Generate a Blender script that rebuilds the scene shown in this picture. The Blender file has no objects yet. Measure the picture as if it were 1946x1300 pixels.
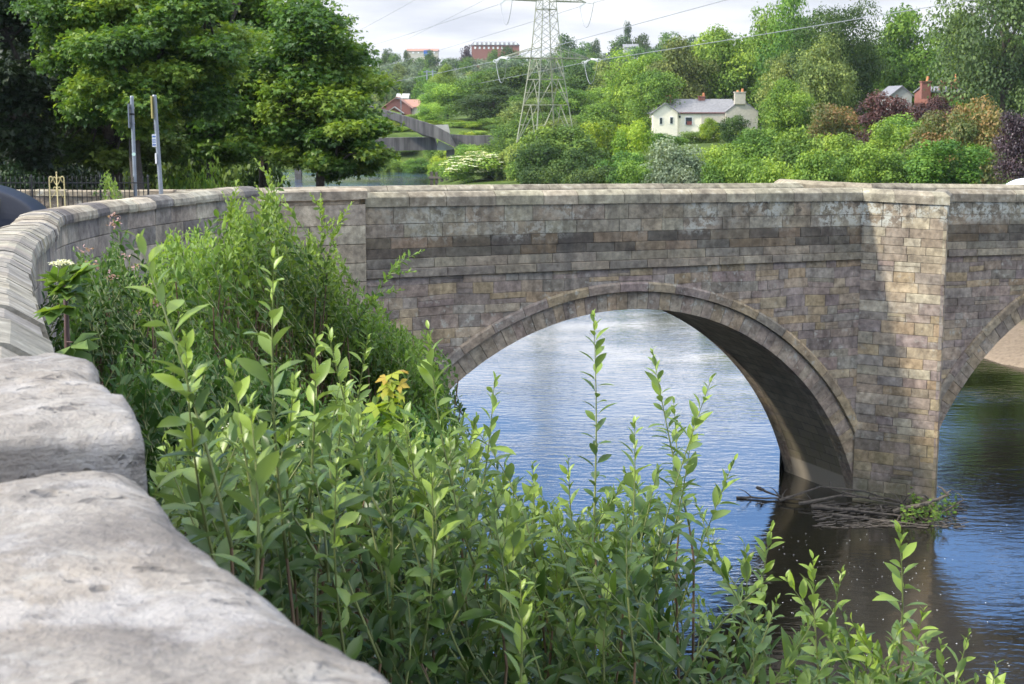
import bpy, math, random
import numpy as np
from mathutils import Vector, Matrix, noise
random.seed(7); rng = np.random.default_rng(7)
R_ = math.radians
# ------------------------------------------------------------------ camera
FPX = 2886.0; PITCH = math.atan(450 / FPX); ZC = 11.125      # photograph pixels: 1946 x 1300
sc = bpy.context.scene; col = sc.collection
cd = bpy.data.cameras.new("camera"); cam = bpy.data.objects.new("camera", cd); col.objects.link(cam)
cam.location = (0, 0, ZC); cam.rotation_euler = (math.pi / 2 - PITCH, 0, 0)
cd.sensor_width = 23.6; cd.lens = 35.0; cd.clip_start = 0.05; cd.clip_end = 9000
cd.dof.use_dof = True; cd.dof.focus_distance = 8.0; cd.dof.aperture_fstop = 9.0
sc.camera = cam
# ------------------------------------------------------------------ world and sun
SUN_AZ = math.atan2(-0.966, -0.257); SUN_EL = R_(34)
w = bpy.data.worlds.new("World"); sc.world = w; w.use_nodes = True
nt = w.node_tree; nt.nodes.clear()
def N(nt, typ, **kw):
    n = nt.nodes.new(typ)
    for k, v in kw.items():
        if k.startswith("i_"):
            key = k[2:]; n.inputs[int(key) if key.isdigit() else key.replace("_", " ")].default_value = v
        else: setattr(n, k, v)
    return n
def ramp(nt, stops, interp='LINEAR'):
    n = nt.nodes.new('ShaderNodeValToRGB'); n.color_ramp.interpolation = interp
    e = n.color_ramp.elements
    while len(e) < len(stops): e.new(0.5)
    for el, (p, c) in zip(e, stops):
        el.position = p; el.color = tuple(c) + (1,) if len(c) == 3 else (tuple(c))
    return n
sky = N(nt, 'ShaderNodeTexSky', sky_type='NISHITA', sun_disc=False, sun_elevation=SUN_EL, sun_rotation=SUN_AZ % (2 * math.pi), altitude=50, air_density=1.0, dust_density=1.2, ozone_density=1.2)
tc = N(nt, 'ShaderNodeTexCoord'); sep = N(nt, 'ShaderNodeSeparateXYZ'); nt.links.new(tc.outputs['Generated'], sep.inputs[0])
zz = N(nt, 'ShaderNodeMath', operation='ADD', i_1=0.10); nt.links.new(sep.outputs[2], zz.inputs[0])
zm = N(nt, 'ShaderNodeMath', operation='MAXIMUM', i_1=0.03); nt.links.new(zz.outputs[0], zm.inputs[0])
dx = N(nt, 'ShaderNodeMath', operation='DIVIDE'); dy = N(nt, 'ShaderNodeMath', operation='DIVIDE')
nt.links.new(sep.outputs[0], dx.inputs[0]); nt.links.new(zm.outputs[0], dx.inputs[1]); nt.links.new(sep.outputs[1], dy.inputs[0]); nt.links.new(zm.outputs[0], dy.inputs[1])
cb = N(nt, 'ShaderNodeCombineXYZ'); nt.links.new(dx.outputs[0], cb.inputs[0]); nt.links.new(dy.outputs[0], cb.inputs[1])
cn = N(nt, 'ShaderNodeTexNoise', i_Scale=0.42, i_Detail=7.0, i_Roughness=0.55); nt.links.new(cb.outputs[0], cn.inputs['Vector'])
bias = N(nt, 'ShaderNodeMapRange', i_1=0.09, i_2=0.22, i_3=0.32, i_4=-0.13); nt.links.new(sep.outputs[2], bias.inputs[0])
bias2 = N(nt, 'ShaderNodeMapRange', i_1=0.40, i_2=0.62, i_3=0.0, i_4=0.30); nt.links.new(sep.outputs[2], bias2.inputs[0]); bs = N(nt, 'ShaderNodeMath', operation='ADD'); nt.links.new(bias.outputs[0], bs.inputs[0]); nt.links.new(bias2.outputs[0], bs.inputs[1])
ad = N(nt, 'ShaderNodeMath', operation='ADD'); nt.links.new(cn.outputs[0], ad.inputs[0]); nt.links.new(bs.outputs[0], ad.inputs[1])
cr = ramp(nt, [(0.46, (0, 0, 0)), (0.62, (1, 1, 1))]); nt.links.new(ad.outputs[0], cr.inputs[0])
cn2 = N(nt, 'ShaderNodeTexNoise', i_Scale=1.3, i_Detail=5.0); nt.links.new(cb.outputs[0], cn2.inputs['Vector'])
ccr = ramp(nt, [(0.3, (2.85, 3.0, 3.35)), (0.7, (4.5, 4.55, 4.6))]); nt.links.new(cn2.outputs[0], ccr.inputs[0])
gl = N(nt, 'ShaderNodeMapRange', i_1=0.075, i_2=0.15, i_3=1.0, i_4=2.4); nt.links.new(sep.outputs[2], gl.inputs[0]); vsc = N(nt, 'ShaderNodeVectorMath', operation='SCALE'); nt.links.new(ccr.outputs[0], vsc.inputs[0]); nt.links.new(gl.outputs[0], vsc.inputs['Scale'])
mx = N(nt, 'ShaderNodeMix', data_type='RGBA'); nt.links.new(cr.outputs[0], mx.inputs[0]); skt = N(nt, 'ShaderNodeMix', data_type='RGBA', blend_type='MULTIPLY', i_0=1.0); nt.links.new(sky.outputs[0], skt.inputs[6]); skt.inputs[7].default_value = (.72, .95, 1.3, 1); nt.links.new(skt.outputs[2], mx.inputs[6]); nt.links.new(vsc.outputs[0], mx.inputs[7])
bg = N(nt, 'ShaderNodeBackground', i_1=0.15); out = N(nt, 'ShaderNodeOutputWorld'); nt.links.new(mx.outputs[2], bg.inputs[0]); nt.links.new(bg.outputs[0], out.inputs[0])
sd = bpy.data.lights.new("sun", 'SUN'); sd.energy = 3.2; sd.angle = R_(3.0); sd.color = (1.0, 0.92, 0.79)
sun = bpy.data.objects.new("sun", sd); col.objects.link(sun)
SDIR = Vector((math.sin(SUN_AZ) * math.cos(SUN_EL), math.cos(SUN_AZ) * math.cos(SUN_EL), math.sin(SUN_EL)))
sun.rotation_euler = SDIR.to_track_quat('Z', 'Y').to_euler(); sun.location = (-30, -10, 60)
sc.view_settings.view_transform = 'Standard'; sc.view_settings.look = 'None'; sc.view_settings.exposure = 0.83; sc.view_settings.gamma = 1
sc.cycles.max_bounces = 8; sc.cycles.transparent_max_bounces = 8; sc.cycles.diffuse_bounces = 3; sc.cycles.glossy_bounces = 3
sc.cycles.use_denoising = True; HAZE = .00009; sc.cycles.volume_bounces = 0
sc.cycles.caustics_reflective = False; sc.cycles.caustics_refractive = False
# ------------------------------------------------------------------ placing helpers
CP, SP = math.cos(PITCH), math.sin(PITCH)
def ray(px, py):
    a = (px - 973) / FPX; b = (650 - py) / FPX
    return np.array([a, CP + b * SP, -SP + b * CP])
def at(px, py, Y):
    r = ray(px, py); r = r * (Y / r[1]); return np.array([r[0], r[1], ZC + r[2]])
def atz(px, py, z):
    r = ray(px, py); r = r * ((z - ZC) / r[2]); return np.array([r[0], r[1], z])
def sm(x, a, b):
    t = np.clip((np.asarray(x, float) - a) / (b - a), 0, 1); return t * t * (3 - 2 * t)
def mix(a, b, t): return tuple(a[i] + (b[i] - a[i]) * t for i in range(3))
# ------------------------------------------------------------------ mesh helpers
class MB:
    def __init__(s): s.v = []; s.f = []; s.c = []; s.uv = []
    def add(s, vs, fs, c=(.3, .3, .3), uvs=None):
        b = len(s.v); s.v.extend([tuple(map(float, v)) for v in vs])
        for k, f in enumerate(fs):
            s.f.append([b + i for i in f]); s.c.append(c)
            s.uv.append([uvs[i] for i in f] if uvs else None)
    def box(s, c, size, rot=0.0, col_=(.3, .3, .3), ax=None):
        hx, hy, hz = size[0] / 2, size[1] / 2, size[2] / 2; ca, sa = math.cos(rot), math.sin(rot)
        vs = []
        for z in (-hz, hz):
            for x, y in ((-hx, -hy), (hx, -hy), (hx, hy), (-hx, hy)):
                vs.append((c[0] + x * ca - y * sa, c[1] + x * sa + y * ca, c[2] + z))
        s.add(vs, [(3, 2, 1, 0), (4, 5, 6, 7), (0, 1, 5, 4), (1, 2, 6, 5), (2, 3, 7, 6), (3, 0, 4, 7)], col_)
    def tube(s, pts, rad, n=6, col_=(.3, .3, .3), cap=True):
        pts = [Vector(p) for p in pts]
        if not hasattr(rad, '__len__'): rad = [rad] * len(pts)
        vs = []; up = Vector((0.13, 0.31, 1)).normalized()
        for i, p in enumerate(pts):
            d = (pts[min(i + 1, len(pts) - 1)] - pts[max(i - 1, 0)])
            if d.length < 1e-9: d = Vector((0, 0, 1))
            d.normalize(); a = d.cross(up)
            if a.length < 1e-3: a = d.cross(Vector((1, 0, 0)))
            a.normalize(); b = d.cross(a)
            for k in range(n):
                t = 2 * math.pi * k / n; vs.append(p + (a * math.cos(t) + b * math.sin(t)) * rad[i])
        fs = [(i * n + k, i * n + (k + 1) % n, (i + 1) * n + (k + 1) % n, (i + 1) * n + k) for i in range(len(pts) - 1) for k in range(n)]
        if cap: fs += [tuple(range(n)), tuple(range((len(pts) - 1) * n, len(pts) * n))]
        s.add(vs, fs, col_)
    def build(s, name, mat, parent=None, smooth=False, attr=True):
        me = bpy.data.meshes.new(name); me.from_pydata(s.v, [], s.f); 
        if attr and len(me.polygons) == len(s.c):
            a = me.attributes.new("col", 'FLOAT_COLOR', 'FACE')
            a.data.foreach_set("color", np.array([tuple(c[:3]) + (1,) for c in s.c], dtype=np.float32).ravel())
        if any(u is not None for u in s.uv):
            ul = me.uv_layers.new(name="UVMap"); k = 0
            for f, u in zip(s.f, s.uv):
                for i in range(len(f)):
                    ul.data[k].uv = u[i] if u else (0, 0); k += 1
        if smooth: me.polygons.foreach_set("use_smooth", [True] * len(me.polygons))
        me.update(); return link(name, me, mat, parent)
def link(name, me, mat, parent=None):
    o = bpy.data.objects.new(name, me); col.objects.link(o)
    if mat is not None:
        for m in (mat if isinstance(mat, (list, tuple)) else [mat]): me.materials.append(m)
    if parent is not None: o.parent = parent; o.matrix_parent_inverse = Matrix.Translation(-parent.location) if parent.rotation_euler.z == 0 else parent_inv(parent)
    return o
def parent_inv(p): return (Matrix.Translation(p.location) @ p.rotation_euler.to_matrix().to_4x4()).inverted()
def empty(name, loc, rz=0.0):
    o = bpy.data.objects.new(name, None); col.objects.link(o); o.location = loc; o.rotation_euler = (0, 0, rz); o.empty_display_size = .2; return o
def local(parent, o):       # the part was modelled in its thing's own coordinates
    o.parent = parent; o.matrix_parent_inverse = Matrix.Identity(4); return o
def tag(o, label=None, cat=None, group=None, kind=None):
    if label: o['label'] = label
    if cat: o['category'] = cat
    if group: o['group'] = group
    if kind: o['kind'] = kind
    return o
def npmesh(name, V, F, mat, parent=None, attrs=None, smooth=False):
    """V (n,3); F (m,k) equal-sized faces; attrs: face floats"""
    me = bpy.data.meshes.new(name); V = np.asarray(V, np.float32); F = np.asarray(F, np.int32)
    me.vertices.add(len(V)); me.vertices.foreach_set("co", V.ravel())
    m, k = F.shape; me.loops.add(m * k); me.loops.foreach_set("vertex_index", F.ravel())
    me.polygons.add(m); me.polygons.foreach_set("loop_start", np.arange(m, dtype=np.int32) * k)
    me.update(calc_edges=True)
    for nm, a in (attrs or {}).items():
        at_ = me.attributes.new(nm, 'FLOAT', 'FACE'); at_.data.foreach_set("value", np.asarray(a, np.float32))
    if smooth: me.polygons.foreach_set("use_smooth", np.ones(m, bool))
    if name is None: return me
    return link(name, me, mat, parent)
# ------------------------------------------------------------------ materials
def newmat(name):
    m = bpy.data.materials.new(name); m.use_nodes = True; nt = m.node_tree; nt.nodes.clear()
    o = N(nt, 'ShaderNodeOutputMaterial'); return m, nt, o
def plain(name, c, rough=.6, metal=0.0, bump=0.0, scale=30.0, var=.15, spec=.5):
    m, nt, o = newmat(name)
    b = N(nt, 'ShaderNodeBsdfPrincipled', i_Roughness=rough, i_Metallic=metal); b.inputs['Specular IOR Level'].default_value = spec
    tcn = N(nt, 'ShaderNodeTexCoord'); n1 = N(nt, 'ShaderNodeTexNoise', i_Scale=scale, i_Detail=5.0); nt.links.new(tcn.outputs['Object'], n1.inputs['Vector'])
    r = ramp(nt, [(.3, tuple(x * (1 - var) for x in c)), (.7, tuple(min(1, x * (1 + var)) for x in c))]); nt.links.new(n1.outputs[0], r.inputs[0]); nt.links.new(r.outputs[0], b.inputs[0])
    if bump:
        bp = N(nt, 'ShaderNodeBump', i_Strength=bump, i_Distance=.02); nt.links.new(n1.outputs[0], bp.inputs['Height']); nt.links.new(bp.outputs[0], b.inputs['Normal'])
    nt.links.new(b.outputs[0], o.inputs[0]); return m
def math_(nt, op, a, b=None, clamp=False):
    n = nt.nodes.new('ShaderNodeMath'); n.operation = op; n.use_clamp = clamp
    for i, x in enumerate((a, b)):
        if x is None: continue
        if isinstance(x, (int, float)): n.inputs[i].default_value = x
        else: nt.links.new(x, n.inputs[i])
    return n.outputs[0]
def mixc(nt, f, a, b, mode='MIX'):
    n = nt.nodes.new('ShaderNodeMix'); n.data_type = 'RGBA'; n.blend_type = mode
    for i, x in ((0, f), (6, a), (7, b)):
        if isinstance(x, (int, float)): n.inputs[i].default_value = x
        elif isinstance(x, tuple): n.inputs[i].default_value = x + (1,)
        else: nt.links.new(x, n.inputs[i])
    return n.outputs[2]
def noise_(nt, vec, scale, detail=5.0, rough=.55, st=None):
    if st:
        mp = N(nt, 'ShaderNodeMapping'); mp.inputs['Scale'].default_value = st; nt.links.new(vec, mp.inputs[0]); vec = mp.outputs[0]
    n = N(nt, 'ShaderNodeTexNoise', i_Scale=scale, i_Detail=detail, i_Roughness=rough); nt.links.new(vec, n.inputs['Vector']); return n.outputs[0]
def rmp(nt, x, a, b):
    n = N(nt, 'ShaderNodeMapRange', i_1=a, i_2=b); n.clamp = True; nt.links.new(x, n.inputs[0]); return n.outputs[0]
def stone_mat(name, base=None, streak=.5, lichen=.4, fine=1.0, moss=0.0, grain=6.0, bumpd=.012):
    m, nt, o = newmat(name); tcn = N(nt, 'ShaderNodeTexCoord'); V = tcn.outputs['Object']
    if base is None: a = N(nt, 'ShaderNodeAttribute', attribute_name='col'); c = a.outputs['Color']
    else:
        rg = N(nt, 'ShaderNodeRGB'); rg.outputs[0].default_value = base + (1,); c = rg.outputs[0]
    n1 = noise_(nt, V, grain, 8, .62); n2 = noise_(nt, V, grain * .22, 5); n3 = noise_(nt, V, 45 * fine, 6, .7)
    c = mixc(nt, 1.0, c, mixc(nt, rmp(nt, n1, .3, .7), (.55, .53, .50), (1.42, 1.40, 1.34)), 'MULTIPLY')
    c = mixc(nt, 1.0, c, mixc(nt, rmp(nt, n2, .3, .7), (.68, .66, .66), (1.32, 1.31, 1.25)), 'MULTIPLY')
    c = mixc(nt, 1.0, c, mixc(nt, rmp(nt, n3, .3, .7), (.8, .8, .8), (1.15, 1.15, 1.15)), 'MULTIPLY')
    if streak:     # soot and rain streaks that run down the face
        s1 = noise_(nt, V, 1.0, 6, .6, st=(2.6, 2.6, .22)); s2 = noise_(nt, V, .35, 3)
        f = math_(nt, 'MULTIPLY', rmp(nt, s1, .5, .72), rmp(nt, s2, .35, .62)); f = math_(nt, 'MULTIPLY', f, streak)
        c = mixc(nt, f, c, (.045, .042, .04))
    if lichen:
        l1 = noise_(nt, V, 5.0, 8, .72); l2 = noise_(nt, V, .55, 2); k_ = .485 if lichen > .9 else .56
        f = math_(nt, 'MULTIPLY', rmp(nt, l1, k_, k_ + .06), rmp(nt, l2, .40, .56)); f = math_(nt, 'MULTIPLY', f, lichen)
        if lichen > .9:
            sl_ = N(nt, 'ShaderNodeSeparateXYZ'); nt.links.new(V, sl_.inputs[0]); f = math_(nt, 'MULTIPLY', f, math_(nt, 'ADD', rmp(nt, sl_.outputs[2], 7.75, 8.0), .12, True)); f = math_(nt, 'MULTIPLY', f, rmp(nt, noise_(nt, V, 14, 5, .7), .33, .47)); f = math_(nt, 'MULTIPLY', f, rmp(nt, sl_.outputs[0], -6.0, 2.0)); dk = math_(nt, 'MULTIPLY', math_(nt, 'MULTIPLY', rmp(nt, noise_(nt, V, 3.2, 7, .75), .48, .58), rmp(nt, sl_.outputs[2], 7.9, 8.15)), rmp(nt, sl_.outputs[0], 1.0, 7.0)); c = mixc(nt, math_(nt, 'MULTIPLY', dk, .75), c, (.07, .062, .05))
        c = mixc(nt, f, c, (.45, .45, .39))
    if moss:
        sx = N(nt, 'ShaderNodeSeparateXYZ'); nt.links.new(V, sx.inputs[0])
        f = math_(nt, 'MULTIPLY', N(nt, 'ShaderNodeMapRange', i_1=2.6, i_2=.2).outputs[0], 1.0)
        mr = nt.nodes.new('ShaderNodeMapRange'); mr.inputs[1].default_value = 2.8; mr.inputs[2].default_value = .5; mr.inputs[3].default_value = 0; mr.inputs[4].default_value = 1
        nt.links.new(sx.outputs[2], mr.inputs[0]); f = math_(nt, 'MULTIPLY', mr.outputs[0], rmp(nt, noise_(nt, V, 1.4, 5), .25, .7)); f = math_(nt, 'MULTIPLY', f, moss)
        c = mixc(nt, f, c, (.085, .085, .035))
    b = N(nt, 'ShaderNodeBsdfPrincipled', i_Roughness=.9); b.inputs['Specular IOR Level'].default_value = .25
    nt.links.new(c, b.inputs[0])
    h = math_(nt, 'ADD', math_(nt, 'MULTIPLY', n1, 1.0), math_(nt, 'MULTIPLY', n3, .35))
    bp = N(nt, 'ShaderNodeBump', i_Strength=.9, i_Distance=bumpd * 2.2); nt.links.new(h, bp.inputs['Height']); nt.links.new(bp.outputs[0], b.inputs['Normal'])
    nt.links.new(b.outputs[0], o.inputs[0]); return m
def leaf_mat(name, young, mature, old=None, trans=.35, rough=.45, spec=.35, objvar=.16, under=None):
    m, nt, o = newmat(name)
    a = N(nt, 'ShaderNodeAttribute', attribute_name='tint'); oi = N(nt, 'ShaderNodeObjectInfo')
    st = [(0.0, young), (.45, mature), (1.0, old or tuple(x * .55 for x in mature))]
    r = ramp(nt, st); nt.links.new(a.outputs['Fac'], r.inputs[0]); c = r.outputs[0]
    if objvar:
        k = N(nt, 'ShaderNodeMapRange', i_3=1 - objvar, i_4=1 + objvar); nt.links.new(oi.outputs['Random'], k.inputs[0])
        h = N(nt, 'ShaderNodeHueSaturation'); nt.links.new(k.outputs[0], h.inputs['Value']); nt.links.new(c, h.inputs['Color'])
        k2 = N(nt, 'ShaderNodeMapRange', i_3=.485, i_4=.512)
        nt.links.new(math_(nt, 'FRACT', math_(nt, 'MULTIPLY', oi.outputs['Random'], 7.13)), k2.inputs[0]); nt.links.new(k2.outputs[0], h.inputs['Hue']); c = h.outputs[0]
    if under:
        g = N(nt, 'ShaderNodeNewGeometry'); c = mixc(nt, g.outputs['Backfacing'], c, mixc(nt, .55, c, under))
    b = N(nt, 'ShaderNodeBsdfPrincipled', i_Roughness=rough); b.inputs['Specular IOR Level'].default_value = spec
    nt.links.new(c, b.inputs[0])
    t = N(nt, 'ShaderNodeBsdfTranslucent'); tcx = mixc(nt, 1.0, c, (1.5, 1.45, .6), 'MULTIPLY'); nt.links.new(tcx, t.inputs[0])
    mxs = N(nt, 'ShaderNodeMixShader', i_0=trans); nt.links.new(b.outputs[0], mxs.inputs[1]); nt.links.new(t.outputs[0], mxs.inputs[2]); nt.links.new(mxs.outputs[0], o.inputs[0])
    return m
M = {}
M['stone'] = stone_mat('masonry', None, .6, .6)
M['stone_lich'] = stone_mat('parapet_masonry', None, .8, 1.0)
M['stone_pier'] = stone_mat('pier_masonry', None, .25, .35, moss=.85)
M['wing'] = stone_mat('ashlar', None, .95, .1)
M['mortar'] = stone_mat('mortar', (.235, .205, .172), .4, .1)
M['coping'] = stone_mat('coping_stone', None, .35, .35, grain=5)
M['nearstone'] = None
M['bark'] = plain('bark', (.055, .045, .035), .9, bump=.6, scale=14, var=.4)
M['twig'] = plain('twig', (.13, .085, .05), .7, scale=8, var=.4)
M['greenstem'] = plain('green_stem', (.17, .20, .07), .5, scale=8, var=.25)
M['driftwood'] = plain('driftwood', (.095, .08, .065), .85, bump=.5, scale=10, var=.45)
def near_stone():
    m, nt, o = newmat('weathered_coping'); V = N(nt, 'ShaderNodeTexCoord').outputs['Object']
    n1 = noise_(nt, V, 3.2, 9, .62); n2 = noise_(nt, V, 11, 8, .66, st=(1, 1.3, 1.6)); n3 = noise_(nt, V, 60, 6, .7); n4 = noise_(nt, V, 1.4, 4)
    c = mixc(nt, rmp(nt, n1, .32, .68), (.21, .19, .175), (.50, .46, .41))
    c = mixc(nt, math_(nt, 'MULTIPLY', rmp(nt, n4, .48, .68), .55), c, (.42, .34, .25))
    c = mixc(nt, math_(nt, 'MULTIPLY', rmp(nt, n2, .56, .68), .75), c, (.14, .13, .12))
    c = mixc(nt, math_(nt, 'MULTIPLY', rmp(nt, n2, .44, .33), .5), c, (.55, .53, .49))
    c = mixc(nt, 1.0, c, mixc(nt, rmp(nt, n3, .3, .7), (.8, .8, .8), (1.12, 1.12, 1.12)), 'MULTIPLY')
    v = N(nt, 'ShaderNodeTexVoronoi', i_Scale=13.0, i_Randomness=1.0); dv_ = N(nt, 'ShaderNodeVectorMath', operation='ADD'); nz_ = N(nt, 'ShaderNodeTexNoise', i_Scale=14.0); nt.links.new(V, nz_.inputs['Vector']); sv_ = N(nt, 'ShaderNodeVectorMath', operation='SCALE'); sv_.inputs['Scale'].default_value = .12; nt.links.new(nz_.outputs['Color'], sv_.inputs[0]); nt.links.new(V, dv_.inputs[0]); nt.links.new(sv_.outputs[0], dv_.inputs[1]); nt.links.new(dv_.outputs[0], v.inputs['Vector'])
    pit = rmp(nt, v.outputs['Distance'], .22, .08)
    pm = math_(nt, 'MULTIPLY', pit, rmp(nt, n1, .46, .56)); c = mixc(nt, math_(nt, 'MULTIPLY', pm, .6), c, (.13, .12, .11))
    cn_ = noise_(nt, V, 2.6, 4, .6); cr_ = math_(nt, 'ABSOLUTE', math_(nt, 'SUBTRACT', cn_, .5)); ck = math_(nt, 'MULTIPLY', rmp(nt, cr_, .006, .0), rmp(nt, n1, .48, .6)); ck = math_(nt, 'MULTIPLY', rmp(nt, noise_(nt, V, 17, 5, .6, st=(1, 1.6, 1)), .60, .68), rmp(nt, n1, .42, .58)); c = mixc(nt, math_(nt, 'MULTIPLY', ck, .6), c, (.16, .145, .14)); li = math_(nt, 'MULTIPLY', rmp(nt, noise_(nt, V, 30, 7, .75), .57, .63), rmp(nt, n4, .55, .42)); c = mixc(nt, math_(nt, 'MULTIPLY', li, .6), c, (.13, .125, .115)); c = mixc(nt, math_(nt, 'MULTIPLY', rmp(nt, noise_(nt, V, 7, 7, .7), .50, .62), .45), c, (.60, .58, .57)); bed = noise_(nt, V, 1.0, 4, .6, st=(2.5, 2.5, 38)); c = mixc(nt, math_(nt, 'MULTIPLY', rmp(nt, bed, .52, .62), .35), c, (.17, .15, .125))
    b = N(nt, 'ShaderNodeBsdfPrincipled', i_Roughness=.92); b.inputs['Specular IOR Level'].default_value = .2; nt.links.new(c, b.inputs[0])
    h = math_(nt, 'ADD', math_(nt, 'MULTIPLY', n2, 1.0), math_(nt, 'MULTIPLY', n3, .3)); h = math_(nt, 'SUBTRACT', h, math_(nt, 'MULTIPLY', math_(nt, 'ADD', pm, ck), .5)); h = math_(nt, 'SUBTRACT', h, math_(nt, 'MULTIPLY', bed, .5))
    bp = N(nt, 'ShaderNodeBump', i_Strength=1.0, i_Distance=.045); nt.links.new(h, bp.inputs['Height']); nt.links.new(bp.outputs[0], b.inputs['Normal'])
    nt.links.new(b.outputs[0], o.inputs[0]); return m
M['nearstone'] = near_stone()
def water_mat():
    m, nt, o = newmat('river_water'); V = N(nt, 'ShaderNodeTexCoord').outputs['Object']
    b = N(nt, 'ShaderNodeBsdfPrincipled', i_Roughness=.03, i_IOR=4.0); b.inputs[0].default_value = (.008, .0075, .004, 1)
    rot = N(nt, 'ShaderNodeMapping'); rot.inputs['Rotation'].default_value = (0, 0, .35); rot.inputs['Scale'].default_value = (.8, 1.9, 1); nt.links.new(V, rot.inputs[0])
    a1 = noise_(nt, rot.outputs[0], 1.7, 3, .5); a2 = noise_(nt, rot.outputs[0], 6.5, 3, .55); a3 = noise_(nt, V, .16, 2)
    h = math_(nt, 'ADD', math_(nt, 'MULTIPLY', a1, .55), math_(nt, 'MULTIPLY', a2, .13))
    h = math_(nt, 'MULTIPLY', h, math_(nt, 'ADD', rmp(nt, a3, .35, .65), .35))
    sy = N(nt, 'ShaderNodeSeparateXYZ'); nt.links.new(V, sy.inputs[0]); fr = N(nt, 'ShaderNodeMapRange', i_1=70.0, i_2=200.0, i_3=1.0, i_4=3.5); nt.links.new(sy.outputs[1], fr.inputs[0]); h = math_(nt, 'MULTIPLY', h, fr.outputs[0])
    bp = N(nt, 'ShaderNodeBump', i_Strength=1.0, i_Distance=.031); nt.links.new(h, bp.inputs['Height']); nt.links.new(bp.outputs[0], b.inputs['Normal'])
    nt.links.new(b.outputs[0], o.inputs[0]); return m
M['water'] = water_mat()
def ground_mat():
    m, nt, o = newmat('bank_ground'); V = N(nt, 'ShaderNodeTexCoord').outputs['Object']
    sx = N(nt, 'ShaderNodeSeparateXYZ'); nt.links.new(V, sx.inputs[0])
    n1 = noise_(nt, V, .35, 8, .65); n2 = noise_(nt, V, 5, 6, .7)
    g = mixc(nt, rmp(nt, n1, .35, .65), (.05, .085, .02), (.13, .19, .035)); g = mixc(nt, rmp(nt, n2, .4, .7), g, (.035, .05, .015))
    s = mixc(nt, rmp(nt, n2, .3, .7), (.22, .175, .13), (.36, .29, .22))
    f = rmp(nt, math_(nt, 'ADD', sx.outputs[2], math_(nt, 'MULTIPLY', n1, .8)), 1.9, 1.5)
    rr = rmp(nt, sx.outputs[0], 5.0, 8.0); yy = rmp(nt, sx.outputs[1], 120.0, 95.0)
    f = math_(nt, 'MULTIPLY', f, math_(nt, 'MULTIPLY', rr, yy))
    c = mixc(nt, f, g, s)
    b = N(nt, 'ShaderNodeBsdfPrincipled', i_Roughness=.95); b.inputs['Specular IOR Level'].default_value = .1; nt.links.new(c, b.inputs[0])
    bp = N(nt, 'ShaderNodeBump', i_Strength=.7, i_Distance=.15); nt.links.new(n2, bp.inputs['Height']); nt.links.new(bp.outputs[0], b.inputs['Normal'])
    nt.links.new(b.outputs[0], o.inputs[0]); return m
M['ground'] = ground_mat()
# ------------------------------------------------------------------ terrain, water
LY = [-400, -40, 0, 10, 20, 30, 37, 60, 120, 215, 250, 300, 600, 3000]; LX = [60, 14, 9, 5, 0, -3.5, -5.6, -9.5, -21, -35, -62, -170, -600, -2400]
RY = [-400, -40, 0, 40, 55, 65, 90, 120, 170, 215, 266, 282, 340, 600, 3000]; RX = [120, 60, 50, 36, 28, 21.3, 16.5, 8, -3, -10.5, -14, -60, -170, -500, -2300]
def gz(x, y):
    x = np.asarray(x, float); y = np.asarray(y, float)
    l = np.interp(y, LY, LX); r = np.interp(y, RY, RX)
    dl = l - x; dr = x - r
    n1 = np.sin(x * .31 + y * .17) * .15 + np.sin(x * .11 - y * .23 + 1) * .25
    steep = 9.0 + 5 * sm(y, 34, 60)
    zl = 7.2 * sm(dl, -1.0, steep) + .012 * np.clip(dl - 12, 0, 300)
    low = sm(y, 95, 140); zr = .9 * sm(dr, -1, 3.5) + 4.9 * (1 - .8 * low * (1 - sm(dr, 14, 34))) * sm(dr, 2.0, 15) + .014 * np.clip(dr - 15, 0, 350)
    zl = zl + n1 * sm(dl, 2, 8); zr = zr + n1 * sm(dr, 4, 12)
    z = np.where(dl > -1, zl, np.where(dr > -1, zr, 0)) - 1.2 * (1 - sm(np.maximum(dl, dr), -2.5, .6))
    hill = 10 * sm(y, 480, 780) + 4 * sm(y, 380, 600) * sm(x, -60, 120) + 10 * sm(y, 1000, 2600)
    emb = 0.6 * sm(y, 275, 300) * sm(x, -75, -40) * (1 - sm(x, 0, 20)) 
    return z + hill + emb
def grid_mesh(name, xs, ys, zf, mat):
    X, Y = np.meshgrid(xs, ys); Z = zf(X, Y); V = np.stack([X, Y, Z], -1).reshape(-1, 3); nx = len(xs)
    i = np.arange(len(ys) - 1)[:, None] * nx + np.arange(nx - 1)[None, :]; F = np.stack([i, i + 1, i + nx + 1, i + nx], -1).reshape(-1, 4)
    return npmesh(name, V, F, mat, smooth=True)
xs = np.concatenate([np.linspace(-1500, -260, 20)[:-1], np.linspace(-260, -45, 45)[:-1], np.linspace(-45, 70, 190), np.linspace(70, 300, 45)[1:], np.linspace(300, 1500, 20)[1:]])
ys = np.concatenate([np.linspace(-200, -20, 12)[:-1], np.linspace(-20, 120, 200)[:-1], np.linspace(120, 400, 110)[:-1], np.linspace(400, 2200, 70)])
tag(grid_mesh('ground', xs, ys, gz, M['ground']), kind='structure')
wm = MB(); wm.add([(-1490, -195, 0), (600, -195, 0), (600, 1400, 0), (-1490, 1400, 0)], [(0, 1, 2, 3)])
tag(wm.build('river_water', M['water']), kind='structure')
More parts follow.
